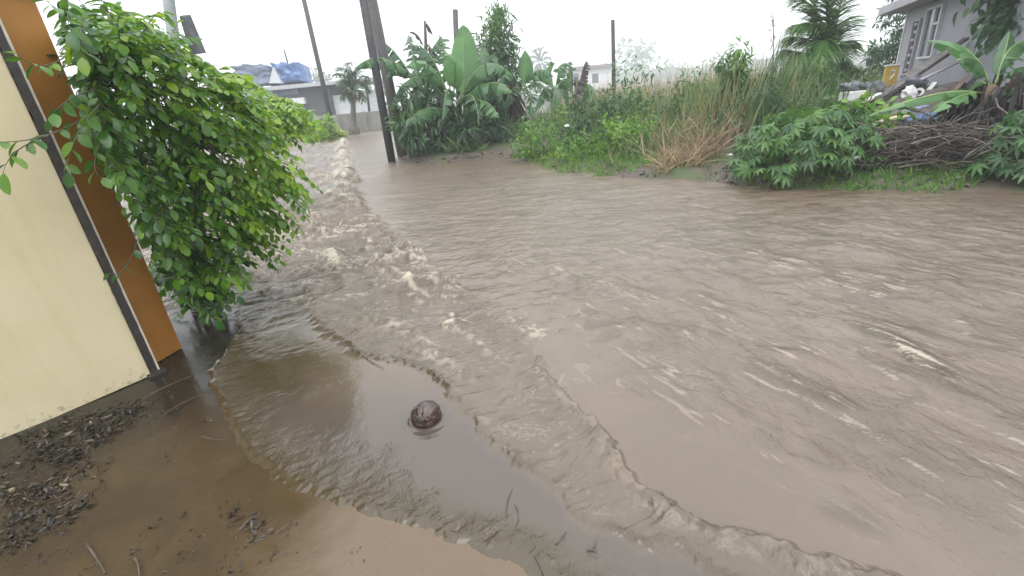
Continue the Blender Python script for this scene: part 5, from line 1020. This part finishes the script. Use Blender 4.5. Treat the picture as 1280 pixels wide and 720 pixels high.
# drifts of leaf litter along the wall
lit = MB()
def litter(poly_px, n, L, hgt, tn=.4):
    k = 0
    xs_ = [q[0] for q in poly_px]; ys_ = [q[1] for q in poly_px]
    while k < n:
        x, y = rng.uniform(min(xs_), max(xs_)), rng.uniform(min(ys_), max(ys_))
        if not in_poly(x, y, poly_px): continue
        p = gp(x, y); m_ = rng.integers(3, 9); P = p + rng.normal(0, .022, (m_, 3)) * [1, 1, 0]; P[:, 2] = pz(P[:, 0], P[:, 1]) + rng.uniform(.003, hgt, m_) * (.4 + .6 * (fbm(P[:, 0] * 14, P[:, 1] * 14, 5) > -.1))
        D = rng.normal(0, 1, (m_, 3)) * [1, 1, .3] + np.array([.5, .35, 0]); ll = L * rng.uniform(.35, 1.2, m_); thin = rng.uniform(size=m_) < .6
        lit.leaves(P, D, nrm(rng.normal(0, .35, (m_, 3)) + zz), ll, np.where(thin, .12, .4) * ll, tn + rng.normal(0, .22, m_), LANCE, rng.uniform(-.2, .3, m_)); k += m_
litter([(30, 545), (70, 530), (150, 505), (190, 498), (165, 530), (110, 565), (70, 600), (40, 575)], 1500, .042, .014, .32)
litter([(0, 560), (60, 525), (200, 480), (225, 500), (150, 560), (120, 640), (40, 690), (0, 700)], 620, .028, .008, .35)
litter([(0, 610), (20, 600), (80, 610), (110, 630), (80, 655), (30, 680), (0, 690)], 1200, .034, .013, .25)
litter([(20, 580), (110, 570), (130, 610), (60, 640), (0, 620)], 260, .035, .01, .6); litter([(190, 640), (330, 620), (330, 720), (150, 720)], 110, .025, .006, .3); litter([(285, 640), (320, 640), (335, 670), (305, 680)], 110, .035, .007, .4)
litter([(120, 500), (260, 470), (300, 560), (140, 600)], 90, .025, .006, .5); litter([(0, 690), (200, 640), (440, 660), (460, 720), (0, 720)], 150, .02, .005, .3)
tag(lit.build('leaf_litter', M['litter']), 'dark drifts of wet leaf litter along the foot of the cream wall', kind='stuff')
# rubble and trash along the far shore
rb = MB()
def stones(x0, x1, n, s, Yoff):
    for k in range(n):
        x = rng.uniform(x0, x1); j = np.searchsorted([500, 512, 545, 600, 655, 690, 745, 820, 900, 985, 1100, 1280], x); j = min(max(j, 1), 11); X0 = [500, 512, 545, 600, 655, 690, 745, 820, 900, 985, 1100, 1280]
        f_ = (x - X0[j - 1]) / (X0[j] - X0[j - 1]); q = shore[j - 1] * (1 - f_) + shore[j] * f_ + np.array([.35, .8]) * rng.uniform(*Yoff); r_ = s * rng.uniform(.3, 1.1)
        R3 = rng.normal(0, 1, (3, 3)); Q, _ = np.linalg.qr(R3); c_ = np.array([q[0], q[1], G1(q[0], q[1]) + r_ * .3]); rb.box(c_, Q[0] * r_, Q[1] * r_ * .7, Q[2] * r_ * .5, bev=r_ * .12)
stones(520, 700, 60, .06, (-.1, .5)); stones(690, 830, 40, .045, (-.1, .5)); stones(890, 990, 60, .05, (0, .8)); stones(1040, 1280, 24, .04, (0, .5))
tag(rb.build('rubble', M['rubble'], smooth=False), 'stones and broken bricks along the far water edge', kind='stuff')
for k, (x, y, Y, s, mt_, lab) in enumerate([(709, 157, 11.2, .07, 'offwhite', 'scrap of white plastic caught in the bright bush'), (881, 211, 8.3, .06, 'offwhite', 'crumpled white plastic scrap beside the dry grass'), (912, 194, 8.4, .06, 'offwhite', 'white scrap on the mud right of the dead grass'), (601, 197, 14.4, .11, 'black', 'dark tyre-like ring of rubbish at the water edge below the bananas'), (1069, 197, 6.2, .05, 'offwhite', 'white scrap at the left end of the brush heap'), (525, 206, 13.6, .16, 'offwhite', 'pale scrap lying at the water edge right of the poles')]):
    lump('plastic_scrap', x, y, Y, (s * .7, s * .6, s * .35), mt_, lab, 'rubbish', 20 + k)
